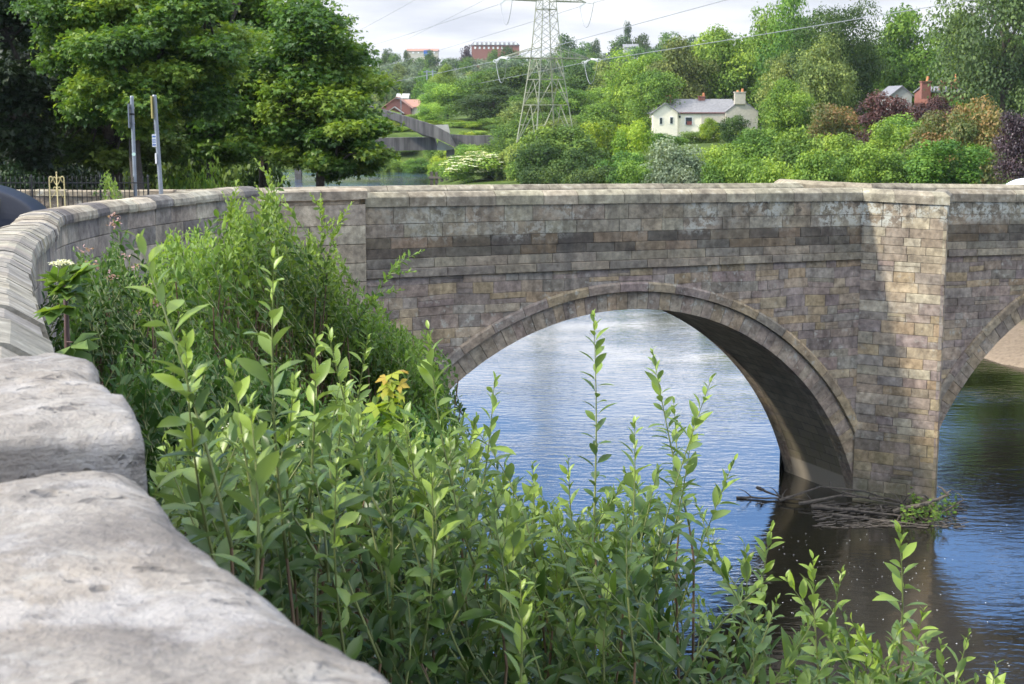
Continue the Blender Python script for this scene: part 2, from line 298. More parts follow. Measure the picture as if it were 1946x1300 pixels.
# ------------------------------------------------------------------ bridge frame
P0 = np.array([9.688, 42.0]); BE = R_(-23.5); nB = np.array([math.sin(BE), math.cos(BE)]); uB = np.array([math.cos(BE), -math.sin(BE)])
W = 3.75
def dz(s, z):
    d = float(np.interp(s, [-16.6, -14.3, -10.2, -6.6, 0, 2.9, 5.7, 14, 30], [0, 0, -.04, -.09, -.20, -.29, -.38, -.6, -1.0]))
    k = float(np.interp(z, [5.5, 7.2, 9.1], [0, .55, 1])); return d * k
def bm(s, z, t):
    p = P0 + uB * s + nB * t; return (p[0], p[1], z + dz(s, z))
ARCH = [(-7.30, -1.86, 7.75), (9.95, -1.86, 7.85)]
RING = .47; BAND = .27
def arch_z(s, extra, default=-9.0):
    zz = default
    for c, zc, r in ARCH:
        q = (r + extra) ** 2 - (s - c) ** 2
        if q > 0: zz = max(zz, zc + math.sqrt(q))
    return zz
def block(mb, mapf, s0, s1, z0, z1, c, cut=None, t=0.0, joint=.006, bev=.008, back=.10, step=.35, slope=0.0):
    s0 += joint; s1 -= joint; z0 += joint; z1 -= joint
    if s1 - s0 < .03 or z1 - z0 < .03: return
    ns = max(1, int(math.ceil((s1 - s0) / step)))
    if cut: ns = max(ns, int(math.ceil((s1 - s0) / .09)))
    ss = [s0 + (s1 - s0) * i / ns for i in range(ns + 1)]
    if cut:
        zb = [max(z0, cut(s) + joint) for s in ss]; keep = [i for i in range(len(ss)) if zb[i] < z1 - .02]
        if len(keep) < 2: return
        ss = [ss[i] for i in range(keep[0], keep[-1] + 1)]; zb = [min(zb[i], z1 - .015) for i in range(keep[0], keep[-1] + 1)]
    else: zb = [z0] * len(ss)
    n = len(ss); sc_ = (ss[0] + ss[-1]) / 2
    def shr(s, z, lo, hi):
        a = min(bev, (ss[-1] - ss[0]) * .3); s2 = s + (a if s == ss[0] else (-a if s == ss[-1] else 0)); b_ = min(bev, (hi - lo) * .3)
        return s2, (z + b_ if z == lo else z - b_)
    vs = []; j = lambda: random.uniform(-.003, .003)
    tl, tr = random.uniform(-.004, .004), random.uniform(-.004, .004)
    for s, b in zip(ss, zb):
        for z in (b, z1):
            s2, z2 = shr(s, z, b, z1); vs.append(mapf(s2, z2, t + j() + (tl if s < sc_ else tr)))
    outer = [(s, b) for s, b in zip(ss, zb)] + [(s, z1) for s in reversed(ss)]
    o0 = len(vs)
    for s, z in outer: vs.append(mapf(s, z, t + bev * 1.1))
    o1 = len(vs)
    for s, z in outer: vs.append(mapf(s, z, t + back))
    fs = [(2 * i, 2 * i + 2, 2 * i + 3, 2 * i + 1) for i in range(n - 1)]
    inner = [2 * i for i in range(n)] + [2 * i + 1 for i in reversed(range(n))]; m_ = len(outer)
    for k in range(m_):
        k2 = (k + 1) % m_; fs.append((o0 + k, o0 + k2, inner[k2], inner[k])); fs.append((o1 + k, o1 + k2, o0 + k2, o0 + k))
    mb.add(vs, fs, c)
def masonry(mb, mapf, s0, s1, zlevels, lens, colf, cut=None, jit=.008, t=0.0, split=0, **kw):
    for z0, z1 in zip(zlevels[:-1], zlevels[1:]):
        s = s0; lo, hi = lens if not callable(lens) else lens(z0)
        while s < s1 - 1e-6:
            L = random.uniform(lo, hi); e = s + L
            if s1 - e < lo * .6: e = s1
            if cut is None or z1 > min(cut(s), cut(e)) - .0 :
                if split and random.random() < split and L > .35:
                    zm_ = z0 + (z1 - z0) * random.uniform(.4, .6)
                    for za_, zb_ in ((z0, zm_), (zm_, z1)): block(mb, mapf, s, e, za_, zb_, colf((s + e) / 2, (z0 + z1) / 2), cut, t + random.uniform(-jit, jit), **kw)
                else: block(mb, mapf, s, e, z0, z1, colf((s + e) / 2, (z0 + z1) / 2), cut, t + random.uniform(-jit, jit), **kw)
            s = e
PAL = [(.28, .225, .195), (.25, .205, .185), (.305, .25, .175), (.215, .18, .165), (.34, .265, .165), (.27, .245, .22), (.25, .205, .20), (.29, .235, .18), (.23, .205, .175), (.32, .245, .155), (.26, .205, .19)]
def vary(c, a=.1):
    k = 1.05 * (1 + random.uniform(-a, a) * .8); g = sum(c) / 3; return tuple((x * .8 + g * .2 * (1.08, 1.0, .9)[i]) * k * random.uniform(.98, 1.02) for i, x in enumerate(c))
def col_face(s, z): return vary(random.choice(PAL), .14)
def col_pier(s, z): return vary(random.choice(PAL + [(.34, .28, .19), (.33, .29, .225), (.35, .31, .24)]), .12)
def col_band(s, z):
    if z > 8.0: return vary(random.choice([(.25, .235, .175), (.24, .21, .165), (.27, .25, .20), (.26, .215, .16)]), .12)
    if z > 7.42: return vary(random.choice([(.105, .09, .075), (.09, .08, .07), (.14, .115, .085), (.20, .15, .105), (.11, .10, .085), (.16, .12, .08)]), .2)
    return vary(random.choice([(.21, .19, .16), (.19, .17, .15), (.25, .22, .17)]), .1)
def col_fresh(s, z): return vary(random.choice([(.34, .30, .24), (.32, .28, .235), (.36, .31, .235), (.33, .285, .21)]), .07)
def courses(z0, z1, lo, hi):
    o = [z0]
    while z1 - o[-1] > hi * 1.2: o.append(o[-1] + random.uniform(lo, hi))
    o.append(z1); return o
bridge = empty('stone_bridge', (float(P0[0]), float(P0[1]), 0))
tag(bridge, 'old sandstone arch bridge with a pointed cutwater pier crossing the river', 'bridge')
SL, SR = -16.6, 34.0
# core (deck, fill, barrels): mortar coloured body behind the facing stones
def core_mesh():
    mb = MB(); tf, tb, zt = .10, W, 7.9
    S = sorted(set([SL, SR] + list(np.arange(SL, SR, .25)) + [c + sg * math.sqrt((r + .03) ** 2 - (zc + 1.5) ** 2) * k for c, zc, r in ARCH for sg in (-1, 1) for k in (1, .9995)]))
    S = [s for s in S if SL <= s <= SR]
    zb = [max(-1.5, arch_z(s, .03)) for s in S]
    for i in range(len(S) - 1):
        a, b = S[i], S[i + 1]
        if b - a < 1e-5: continue
        v = [bm(a, zb[i], tf), bm(b, zb[i + 1], tf), bm(b, zt, tf), bm(a, zt, tf), bm(a, zb[i], tb), bm(b, zb[i + 1], tb), bm(b, zt, tb), bm(a, zt, tb)]
        mb.add(v, [(0, 1, 2, 3), (5, 4, 7, 6), (3, 2, 6, 7)], (.17, .155, .135))
    for sx in (0, len(S) - 1):
        s = S[sx]; mb.add([bm(s, -1.5, tf), bm(s, zt, tf), bm(s, zt, tb), bm(s, -1.5, tb)], [(0, 1, 2, 3)], (.17, .155, .135))
    return mb
def mortar_sheet():
    mb = MB(); S = list(np.arange(SL, SR, .12))
    for a, b in zip(S[:-1], S[1:]):
        if .0 < (a + b) / 2 < 2.95: continue
        za, zb_ = max(-1.5, arch_z(a, RING + .04)), max(-1.5, arch_z(b, RING + .04)); mb.add([bm(a, za, .013), bm(b, zb_, .013), bm(b, 8.7, .013), bm(a, 8.7, .013)], [(0, 1, 2, 3)])
    return mb
mortar_sheet().build('joint_mortar', M['mortar'], bridge, attr=False)
core_mesh().build('bridge_core', M['mortar'], bridge)
def soffit():
    mb = MB()
    for c, zc, r in ARCH:
        rr = r + .012; a0 = math.asin((-1.5 - zc) / rr); na = 64; nt_ = 6; vs = []; uv = []
        for i in range(na + 1):
            a = a0 + (math.pi - 2 * a0) * i / na
            for k in range(nt_ + 1):
                t = .5 + (W - .5 - .45) * k / nt_; s = c + rr * math.cos(a); z = zc + rr * math.sin(a); vs.append(bm(s, z, t)); uv.append((t, a * rr))
        fs = [(i * (nt_ + 1) + k, i * (nt_ + 1) + k + 1, (i + 1) * (nt_ + 1) + k + 1, (i + 1) * (nt_ + 1) + k) for i in range(na) for k in range(nt_)]
        mb.add(vs, fs, (.26, .22, .18), uv)
    return mb
def soffit_mat():
    m, nt, o = newmat('barrel_masonry'); tcn = N(nt, 'ShaderNodeTexCoord'); V = tcn.outputs['Object']
    br = N(nt, 'ShaderNodeTexBrick', i_Scale=1.0, offset=.5); br.inputs['Color1'].default_value = (.30, .26, .20, 1); br.inputs['Color2'].default_value = (.19, .16, .13, 1); br.inputs['Mortar'].default_value = (.13, .12, .10, 1)
    br.inputs['Mortar Size'].default_value = .012; br.inputs['Brick Width'].default_value = .75; br.inputs['Row Height'].default_value = .31; br.inputs['Bias'].default_value = -.2
    nt.links.new(tcn.outputs['UV'], br.inputs['Vector'])
    n1 = noise_(nt, V, 3, 7, .6); c = mixc(nt, 1.0, br.outputs[0], mixc(nt, rmp(nt, n1, .3, .7), (.6, .58, .55), (1.25, 1.2, 1.1)), 'MULTIPLY')
    sx = N(nt, 'ShaderNodeSeparateXYZ'); nt.links.new(V, sx.inputs[0]); f = math_(nt, 'MULTIPLY', rmp(nt, sx.outputs[2], 2.6, 1.4), rmp(nt, n1, .35, .6))
    c = mixc(nt, math_(nt, 'MULTIPLY', f, .6), c, (.11, .10, .045)); f2 = rmp(nt, sx.outputs[2], .62, .58); c = mixc(nt, f2, c, (.36, .31, .24))
    b = N(nt, 'ShaderNodeBsdfPrincipled', i_Roughness=.9); nt.links.new(c, b.inputs[0])
    bp = N(nt, 'ShaderNodeBump', i_Strength=.8, i_Distance=.03); nt.links.new(math_(nt, 'SUBTRACT', n1, br.outputs['Fac']), bp.inputs['Height']); nt.links.new(bp.outputs[0], b.inputs['Normal'])
    nt.links.new(b.outputs[0], o.inputs[0]); return m
M['soffit'] = soffit_mat()
soffit().build('arch_barrel', M['soffit'], bridge, smooth=True)
# facing masonry
cut1 = lambda s: arch_z(s, RING + .02)
low = MB(); zl = courses(-1.2, 7.0, .19, .36)
def bmw(s, z, t):
    k = max(0.0, min(1.0, (7.0 - z) * 2)); x, y, zz_ = bm(s, z, t); return (x, y, zz_ + k * .05 * noise.noise(Vector((s * .7, z * .9, 3.1))) * 1.5)
masonry(low, bmw, SL, .06, zl, (.28, 1.0), col_face, cut1, split=.13)
masonry(low, bmw, 2.92, SR, zl, (.28, 1.0), col_face, cut1, split=.13)
low.build('spandrel_wall', M['stone'], bridge)
# slightly projecting string course and the dark courses above it
def zsp(z): return z
bandz = [7.22, 7.46, 7.70, 7.97, 8.30, 8.72]
SEG = [(SL + 2.2, .0), (2.95, SR)]
for a, b in SEG:
    par = MB()
    masonry(par, bm, a, b, bandz, lambda z: (.6, 1.25) if z < 8 else (.45, 1.15), col_band, None, jit=.007, t=-.012)
    masonry(par, bm, a, b, [7.0, 7.22], (.7, 1.3), col_band, None, jit=.005, t=-.085, back=.2)
    par.build('parapet_wall', M['stone_lich'], bridge)
ped = MB(); masonry(ped, bm, SL, SL + 2.2, [6.4, 6.95, 7.4, 7.85, 8.3, 8.8], (.8, 1.2), col_fresh, None, jit=.003, t=-.10, back=.22)
masonry(ped, bm, SL, SL + .02 + 2.18, [-1, 0.2, 1, 1.8, 2.6, 3.4, 4.1, 4.8, 5.4, 5.9, 6.4], (.7, 1.2), col_fresh, None, jit=.003, t=-.06, back=.18)
RA = np.array([-6.02, 35.12]); RB = np.array(bm(SL, 0, -.10)[:2]); RL = float(np.hypot(*(RB - RA))); RD = (RB - RA) / RL; RN = np.array([-RD[1], RD[0]])
masonry(ped, lambda s, z, t: (*(RA + RD * s + RN * t), z), 0, RL + .05, [-1, -.2, .6, 1.4, 2.2, 3.0, 3.8, 4.6, 5.4, 6.0, 6.6, 7.2, 7.8, 8.4, 8.95], (.7, 1.2), col_fresh, None, jit=.003, t=.0, back=.35)
ped.build('end_pedestal', M['wing'], bridge)
# arch rings: voussoirs set back, an outer band standing proud
for c, zc, r in ARCH:
    ring = MB(); bnd = MB(); rrg = MB()
    def rm(a, rad, t, c=c, zc=zc): return bm(c + rad * math.cos(a), zc + rad * math.sin(a), t)
    a0 = math.asin((-1.2 - zc) / r); a = a0
    while a < math.pi - a0:
        da = random.uniform(.25, .36) / r; a1 = min(a + da, math.pi - a0); ro = r + RING + random.uniform(-.015, .015); g = .0005
        c_ = vary(random.choice([(.29, .24, .19), (.265, .21, .175), (.32, .25, .17), (.28, .235, .19), (.24, .20, .17)]), .1)
        tj = .055 + random.uniform(-.008, .008); b_ = .006
        v = [rm(a + g + b_ / r, r + b_, tj), rm(a1 - g - b_ / r, r + b_, tj), rm(a1 - g - b_ / r, ro - b_, tj), rm(a + g + b_ / r, ro - b_, tj)]
        v += [rm(a + g, r, tj + b_), rm(a1 - g, r, tj + b_), rm(a1 - g, ro, tj + b_), rm(a + g, ro, tj + b_)]
        v += [rm(a + g, r, .55), rm(a1 - g, r, .55), rm(a1 - g, ro, .5), rm(a + g, ro, .5)]
        ring.add(v, [(0, 1, 2, 3), (4, 5, 1, 0), (5, 6, 2, 1), (6, 7, 3, 2), (7, 4, 0, 3), (8, 9, 5, 4), (9, 10, 6, 5), (10, 11, 7, 6), (11, 8, 4, 7)], c_)
        # rear ring of the same arch
        v = [rm(a + g, r, W + .02), rm(a1 - g, r, W + .02), rm(a1 - g, ro, W + .02), rm(a + g, ro, W + .02), rm(a + g, r, W - .5), rm(a1 - g, r, W - .5)]
        rrg.add(v, [(3, 2, 1, 0), (0, 1, 5, 4)], c_); a = a1
    a0 = math.asin((.6 - zc) / (r + RING)); a = a0
    while a < math.pi - a0:
        a1 = min(a + random.uniform(.6, 1.1) / r, math.pi - a0); n = 4; g = .0008; ri, ro = r + RING + .02, r + RING + BAND; c_ = vary(random.choice(PAL), .12); v = []
        for i in range(n + 1):
            q = a + g + (a1 - a - 2 * g) * i / n
            for rad, t in ((ri, .08), (ri, -.045), (ro - .05, -.06), (ro, -.03), (ro, .05)): v.append(rm(q, rad, t))
        fs = [(i * 5 + k, (i + 1) * 5 + k, (i + 1) * 5 + k + 1, i * 5 + k + 1) for i in range(n) for k in range(4)] + [(0, 1, 2, 3, 4), tuple(n * 5 + k for k in (4, 3, 2, 1, 0))]
        bnd.add(v, fs, c_); a = a1
    ring.build('arch_ring', M['stone'], bridge); rrg.build('rear_arch_ring', M['stone'], bridge); bnd.build('hood_band', M['stone'], bridge)
# cutwater pier
TIP = (1.32, -1.95)
cutw = MB()
def edge_map(a, b):
    A = P0 + uB * a[0] + nB * a[1]; B = P0 + uB * b[0] + nB * b[1]; L = float(np.hypot(*(B - A))); d = (B - A) / L; nn = np.array([-d[1], d[0]])
    def f(s, z, t):
        k = s / L; sb = a[0] + (b[0] - a[0]) * k; p = A + d * s + nn * t; return (p[0], p[1], z + dz(sb, z))
    return f, L
fL, LL = edge_map((-.02, 0), TIP); fR, LR = edge_map(TIP, (2.97, 0))
zc_ = courses(-1.2, 7.0, .22, .36)
masonry(cutw, fL, 0, LL, zc_, (.4, .95), col_pier, None, jit=.010, split=.12); masonry(cutw, fR, 0, LR, zc_, (.4, .95), col_pier, None)
cutw.build('cutwater', M['stone_pier'], bridge)
cpar = MB()
def col_cp(s, z): return vary(random.choice([(.33, .29, .22), (.30, .25, .18), (.36, .31, .22), (.27, .22, .16), (.22, .18, .14)]), .12)
for f_, L_ in ((fL, LL), (fR, LR)): masonry(cpar, f_, 0, L_, [7.0] + bandz, (.4, .9), col_cp, None)
cpar.build('refuge_parapet', M['stone_lich'], bridge)
cc = MB(); tri = [bm(.0, -1.5, .012), bm(TIP[0], -1.5, TIP[1] + .03), bm(2.96, -1.5, .012), bm(0, 8.7, .012), bm(TIP[0], 8.7, TIP[1] + .03), bm(2.96, 8.7, .012)]
cc.add(tri, [(0, 1, 4, 3), (1, 2, 5, 4), (3, 4, 5)], (.17, .155, .135)); 
rt = [bm(.0, -1.5, W - .02), bm(1.45, -1.5, W + 1.95), bm(2.95, -1.5, W - .02), bm(0, 8.0, W - .02), bm(1.45, 8.0, W + 1.95), bm(2.95, 8.0, W - .02)]
cc.add(rt, [(1, 0, 3, 4), (2, 1, 4, 5), (3, 5, 4)], (.17, .155, .135)); cc.build('pier_core', M['mortar'], bridge)
# path with offset, used by parapets, copings and the wing wall
class Path:
    def __init__(s, pts, zs):
        s.p = np.array(pts, float); s.z = np.array(zs, float); d = np.diff(s.p, axis=0); s.l = np.hypot(d[:, 0], d[:, 1]); s.c = np.concatenate([[0], np.cumsum(s.l)]); d = d / s.l[:, None]
        nn = np.stack([-d[:, 1], d[:, 0]], 1); m = [nn[0]]
        for i in range(1, len(nn)):
            q = nn[i - 1] + nn[i]; q = q / np.hypot(*q); m.append(q / max(.35, q @ nn[i]))
        m.append(nn[-1]); s.m = np.array(m)
    def P(s, u, t):
        i = int(np.clip(np.searchsorted(s.c, u) - 1, 0, len(s.l) - 1)); k = (u - s.c[i]) / s.l[i]
        p = s.p[i] * (1 - k) + s.p[i + 1] * k; m = s.m[i] * (1 - k) + s.m[i + 1] * k; return p + m * t
    def Z(s, u): return float(np.interp(u, s.c, s.z))
    def map(s): return lambda u, z, t: (*s.P(u, t), z + s.Z(u))
def coping(mb, path, u0, u1, lens, prof, colf, gap=.007, jz=.004, jt=.004, breaks=(), sub=.35):
    br = sorted([b for b in breaks if u0 < b < u1] + [u1]); u = u0
    while u < u1 - 1e-6:
        e = u + random.uniform(*lens); nb = [b for b in br if b > u + 1e-6][0]
        if e > nb - lens[0] * .5: e = nb
        zj = random.uniform(-jz, jz); tj = random.uniform(-jt, jt); n = max(1, int(math.ceil((e - u) / sub))); vs = []
        for i in range(n + 1):
            q = u + gap + (e - u - 2 * gap) * i / n
            for t, z in prof:
                p = path.P(q, t + tj); vs.append((p[0], p[1], path.Z(q) + z + zj + random.uniform(-.15, .15) * jz))
        m = len(prof); fs = [(i * m + k, (i + 1) * m + k, (i + 1) * m + (k + 1) % m, i * m + (k + 1) % m) for i in range(n) for k in range(m)]
        fs += [tuple(range(m)), tuple(n * m + k for k in reversed(range(m)))]
        mb.add(vs, fs, colf(u, 0)); u = e
def bp(s, t): p = P0 + uB * s + nB * t; return (p[0], p[1])
def col_cop(s, z): return vary(random.choice([(.30, .275, .21), (.27, .25, .195), (.32, .29, .22), (.26, .235, .18)]), .09)
PR = [(-.055, -.34), (-.055, -.12), (-.035, -.095), (.07, -.015), (.12, 0), (.34, 0), (.45, -.09), (.47, -.12), (.47, -.34)]
ztop = lambda s: 9.06 + dz(s, 9.1)
ss1 = list(np.arange(SL + 2.2, -.3, .8)) + [-.02]
ncp = Path([bp(s, 0) for s in ss1] + [bp(*TIP)] + [bp(2.97, 0)] + [bp(s, 0) for s in np.arange(3.8, SR, 1.0)], [ztop(s) for s in ss1] + [ztop(1.3) , ztop(2.9)] + [ztop(s) for s in np.arange(3.8, SR, 1.0)])
k1 = ncp.c[len(ss1) - 1]; k2 = ncp.c[len(ss1)]; k3 = ncp.c[len(ss1) + 1]
cm = MB(); coping(cm, ncp, 0, ncp.c[-1], (.85, 1.35), PR, col_cop, breaks=(k1, k2, k3))
cm.build('coping', M['coping'], bridge)
ip = MB(); ip2 = MB()      # inner skins of the near parapet
for i in range(len(ncp.p) - 1):
    a, b = ncp.c[i], ncp.c[i + 1]; A, B = ncp.P(a, .4), ncp.P(b, .4); ip.add([(A[0], A[1], 7.3), (B[0], B[1], 7.3), (B[0], B[1], ncp.Z(b) - .3), (A[0], A[1], ncp.Z(a) - .3)], [(3, 2, 1, 0)], (.26, .23, .18))
ss2 = list(np.arange(SL - 7, -.3, .8)) + [.0]
fcp = Path([bp(s, W) for s in ss2] + [bp(.9, W + 1.95)] + [bp(2.95, W)] + [bp(s, W) for s in np.arange(3.8, SR, 1.0)], [ztop(s) - .02 for s in ss2] + [ztop(.9) + .03, ztop(2.9) + .0] + [ztop(s) + .02 for s in np.arange(3.8, SR, 1.0)])
kk = [fcp.c[len(ss2) - 1], fcp.c[len(ss2)], fcp.c[len(ss2) + 1]]
PF = [(-t, z) for t, z in PR][::-1]
cf = MB(); coping(cf, fcp, 0, fcp.c[-1], (1.2, 1.9), PF, col_cop, breaks=kk); cf.build('coping', M['coping'], bridge)
for i in range(len(fcp.p) - 1):
    a, b = fcp.c[i], fcp.c[i + 1]
    for t in (-.4, -.0): A, B = fcp.P(a, t), fcp.P(b, t); ip2.add([(A[0], A[1], 7.0), (B[0], B[1], 7.0), (B[0], B[1], fcp.Z(b) - .3), (A[0], A[1], fcp.Z(a) - .3)], [(0, 1, 2, 3)], (.26, .23, .18))
ip.build('parapet_inner_face', M['stone'], bridge); ip2.build('parapet_inner_face', M['stone'], bridge)
pc = MB(); pth = Path([bp(s, -.10) for s in (SL - .05, SL + 1.1, SL + 2.24)], [9.17, 9.17, 9.17])
coping(pc, pth, 0, pth.c[-1], (1.1, 1.2), [(-.05, -.24), (-.05, -.05), (0, -.01), (.1, 0), (.6, 0), (.6, -.24)], col_fresh); pc.build('pedestal_cap', M['coping'], bridge)
# ------------------------------------------------------------------ wing wall and the near wall
WP = [(.55, -1.0, 10.75), (.30, .0, 10.70), (-.06, 1.14, 10.665), (-.49, 2.05, 10.66), (-.72, 2.62, 10.65), (-1.03, 3.37, 10.57), (-1.48, 4.73, 10.47), (-2.07, 6.5, 10.345), (-3.05, 9.5, 10.175), (-4.35, 13.8, 9.955), (-5.75, 19.1, 9.70), (-6.75, 22.6, 9.56), (-7.25, 25.0, 9.44), (-7.42, 27.2, 9.37), (-7.36, 29.2, 9.33), (-7.0, 31.0, 9.31), (-6.6, 32.6, 9.29), (-6.25, 34.0, 9.28), (-5.86, 35.2, 9.27)]
def spline(P, n=6):
    P = np.array(P); o = []
    for i in range(len(P) - 1):
        a, b, c, d = P[max(i - 1, 0)], P[i], P[i + 1], P[min(i + 2, len(P) - 1)]
        for k in range(n):
            t = k / n; o.append(.5 * ((2 * b) + (-a + c) * t + (2 * a - 5 * b + 4 * c - d) * t * t + (-a + 3 * b - 3 * c + d) * t ** 3))
    o.append(P[-1]); return np.array(o)
# path runs from the camera to the bridge; its left normal points to the road, so t>0 is into the wall
wp = spline(WP); wing = Path(wp[:, :2], wp[:, 2])
uA = float(wing.c[np.argmin(np.abs(wp[:, 1] - 2.02))]); uBn = float(wing.c[np.argmin(np.abs(wp[:, 1] - 2.80))]); uE = wing.c[-1]
wwall = empty('retaining_wall', (float(wp[0, 0]), float(wp[0, 1]), 8)); tag(wwall, 'long curved stone wall with weathered coping sweeping from the camera to the bridge', 'wall')
def col_wing(s, z): return vary(random.choice([(.34, .30, .25), (.30, .265, .23), (.26, .235, .215), (.35, .31, .25), (.20, .185, .175)]), .1)
wm_ = MB(); wmap = wing.map()
masonry(wm_, wmap, .6, uE, [-6.2, -5.6, -5.0, -4.4, -3.9, -3.4, -2.95, -2.5, -2.1, -1.7, -1.3, -.95, -.58, -.22], (.7, 1.3), col_wing, None, jit=.006, t=.05, step=.3)
wm_.build('facing_stones', M['wing'], wwall)
wc = MB()
for i in range(0, len(wing.c) - 1):
    a, b = wing.c[i], wing.c[i + 1]
    for t, fl in ((.075, 0), (.46, 1)):
        A, B = wing.P(a, t), wing.P(b, t); q = [(A[0], A[1], wing.Z(a) - 6.4), (B[0], B[1], wing.Z(b) - 6.4), (B[0], B[1], wing.Z(b) - .2), (A[0], A[1], wing.Z(a) - .2)]
        wc.add(q, [(0, 1, 2, 3) if not fl else (3, 2, 1, 0)], (.2, .18, .16))
wc.build('wall_core', M['mortar'], wwall)
WPR = [(-.03, -.23), (-.04, -.17), (-.02, -.09), (.10, -.015), (.16, 0), (.40, .0), (.52, -.03), (.54, -.23)]
def col_wc(s, z):
    if s > 20: return vary(random.choice([(.36, .33, .27), (.33, .29, .23), (.16, .15, .15), (.30, .27, .22), (.37, .34, .28)]), .1)
    return vary(random.choice([(.31, .29, .25), (.33, .305, .26), (.30, .285, .26)]), .05)
cm = MB(); coping(cm, wing, uBn + .02, float(wing.c[np.argmin(np.abs(wp[:, 1] - 5.6))]), (.9, 1.3), WPR, col_wc, gap=.006, jz=.012, jt=.012, sub=.12)
u5 = float(wing.c[np.argmin(np.abs(wp[:, 1] - 5.6))]); u20 = float(wing.c[np.argmin(np.abs(wp[:, 1] - 24))])
coping(cm, wing, u5, u20, (.28, .6), WPR, col_wc, gap=.004, jz=.007, jt=.011, sub=.15)
coping(cm, wing, u20, uE, (.45, 1.3), WPR, col_wc, gap=.008, jz=.012, jt=.012, sub=.25)
cm.build('coping', M['coping'], wwall)
def rough_stone(name, u0, u1, zoff, thick, t0, t1, seed, edge):
    """one big weathered coping slab: dense grid displaced by noise, rounded edges"""
    nu, nv = 90, 60; V = []; 
    L = u1 - u0
    for i in range(nu + 1):
        for j in range(nv + 1):
            a = i / nu; b = j / nv; u = u0 + L * a; 
            ex = edge(a); t = (t0 + ex) + (t1 - t0 - ex) * b
            da = min(a, 1 - a) * L; db = min(b, 1 - b) * (t1 - t0); r = .014
            drop = 0
            for d in (da, db):
                if d < r: drop += r - math.sqrt(max(0, r * r - (r - d) ** 2))
            p = wing.P(u, t); q = Vector((p[0], p[1], seed))
            h = noise.fractal(q * 3.1, 1.0, 2.0, 5) * .012 + noise.fractal(q * 11, .9, 2.1, 5) * .006 - max(0, .05 - min(da, db)) * (.25 + .5 * max(0, noise.noise(q * 9)))
            h -= max(0, noise.noise(q * 6.5 + Vector((9, 4, 1))) - .33) * .03
            V.append((p[0], p[1], wing.Z(u) + zoff - drop + h))
    F = [(i * (nv + 1) + j, (i + 1) * (nv + 1) + j, (i + 1) * (nv + 1) + j + 1, i * (nv + 1) + j + 1) for i in range(nu) for j in range(nv)]
    ring_ = [i * (nv + 1) for i in range(nu + 1)] + [nu * (nv + 1) + j for j in range(1, nv + 1)] + [i * (nv + 1) + nv for i in range(nu - 1, -1, -1)] + [j for j in range(nv - 1, 0, -1)]
    b0 = len(V); rows = 8; m = len(ring_); cx = np.mean([V[i][:2] for i in ring_], axis=0)
    for k in range(1, rows + 1):
        for i in ring_:
            x, y, z = V[i]; q = Vector((x * 4, y * 4, z * 2 + k * .2 + seed)); o = noise.fractal(q, 1, 2, 4) * .02 * (1 if k < rows else .3)
            dxy = np.array([x, y]) - cx; dxy = dxy / np.hypot(*dxy); V.append((x + dxy[0] * o, y + dxy[1] * o, z - thick * k / rows))
    for k in range(rows):
        A = ring_ if k == 0 else [b0 + (k - 1) * m + i for i in range(m)]; B = [b0 + k * m + i for i in range(m)]
        for i in range(m): j = (i + 1) % m; F.append((A[i], B[i], B[j], A[j]))
    F = [f for f in F]; me = bpy.data.meshes.new(name); me.from_pydata(V, [], F); me.polygons.foreach_set("use_smooth", [True] * len(F)); me.update()
    return link(name, me, M['nearstone'], wwall)
eA = lambda a: .03 - .11 * max(0, min(.9 - a, .3)) + .012 * math.sin(a * 9) + .006 * math.sin(a * 23 + 1)
eB = lambda a: .028 - .0 * a + .008 * math.sin(a * 11 + 2) + .05 * max(0, a - .85)
rough_stone('coping_slab', 0.1, uA - .010, -.014, .2, -.0, .62, 3.3, eA)
rough_stone('coping_slab', uA + .010, uBn, .036, .2, -.02, .62, 8.1, eB)
# ------------------------------------------------------------------ road and terrace behind the wall
def plat():
    V = []; F = []; n = len(wp)
    for i, (x, y, z) in enumerate(wp):
        p = wing.P(wing.c[i], .47); zz = z - 1.12
        for k, dxx in enumerate((0, 1.6, 1.61, 6.0, 9.0, 22, 60)):
            V.append((p[0] - dxx, y - 8 * (i == 0), zz + (0.0 if k < 2 else -.12 if k in (2, 3) else -.05 if k == 4 else -.3)))
    m = 7
    # carry on past the wing wall's end behind the bridge parapet
    for yy, zz in ((39, 8.0), (46, 7.6), (60, 6.8)):
        for k, dxx in enumerate((0, 1.6, 1.61, 6.0, 9.0, 22, 60)):
            V.append((-5.9 - (yy - 36) * .4 - dxx, yy, zz + (0.0 if k < 2 else -.12)))
    tot = n + 3
    for i in range(tot - 1):
        for k in range(m - 1): F.append((i * m + k, (i + 1) * m + k, (i + 1) * m + k + 1, i * m + k + 1))
    mi = [1 if (j % (m - 1)) in (0, 1) else (0 if (j % (m - 1)) in (2, 3) else 2) for j in range(len(F))]
    me = bpy.data.meshes.new('road'); me.from_pydata(V, [], F); me.polygons.foreach_set("material_index", mi); me.update()
    return link('road', me, [plain('asphalt', (.055, .055, .055), .9, bump=.3, scale=60), plain('paving', (.16, .15, .135), .9, bump=.3, scale=30), M['ground']])
tag(plat(), kind='structure')
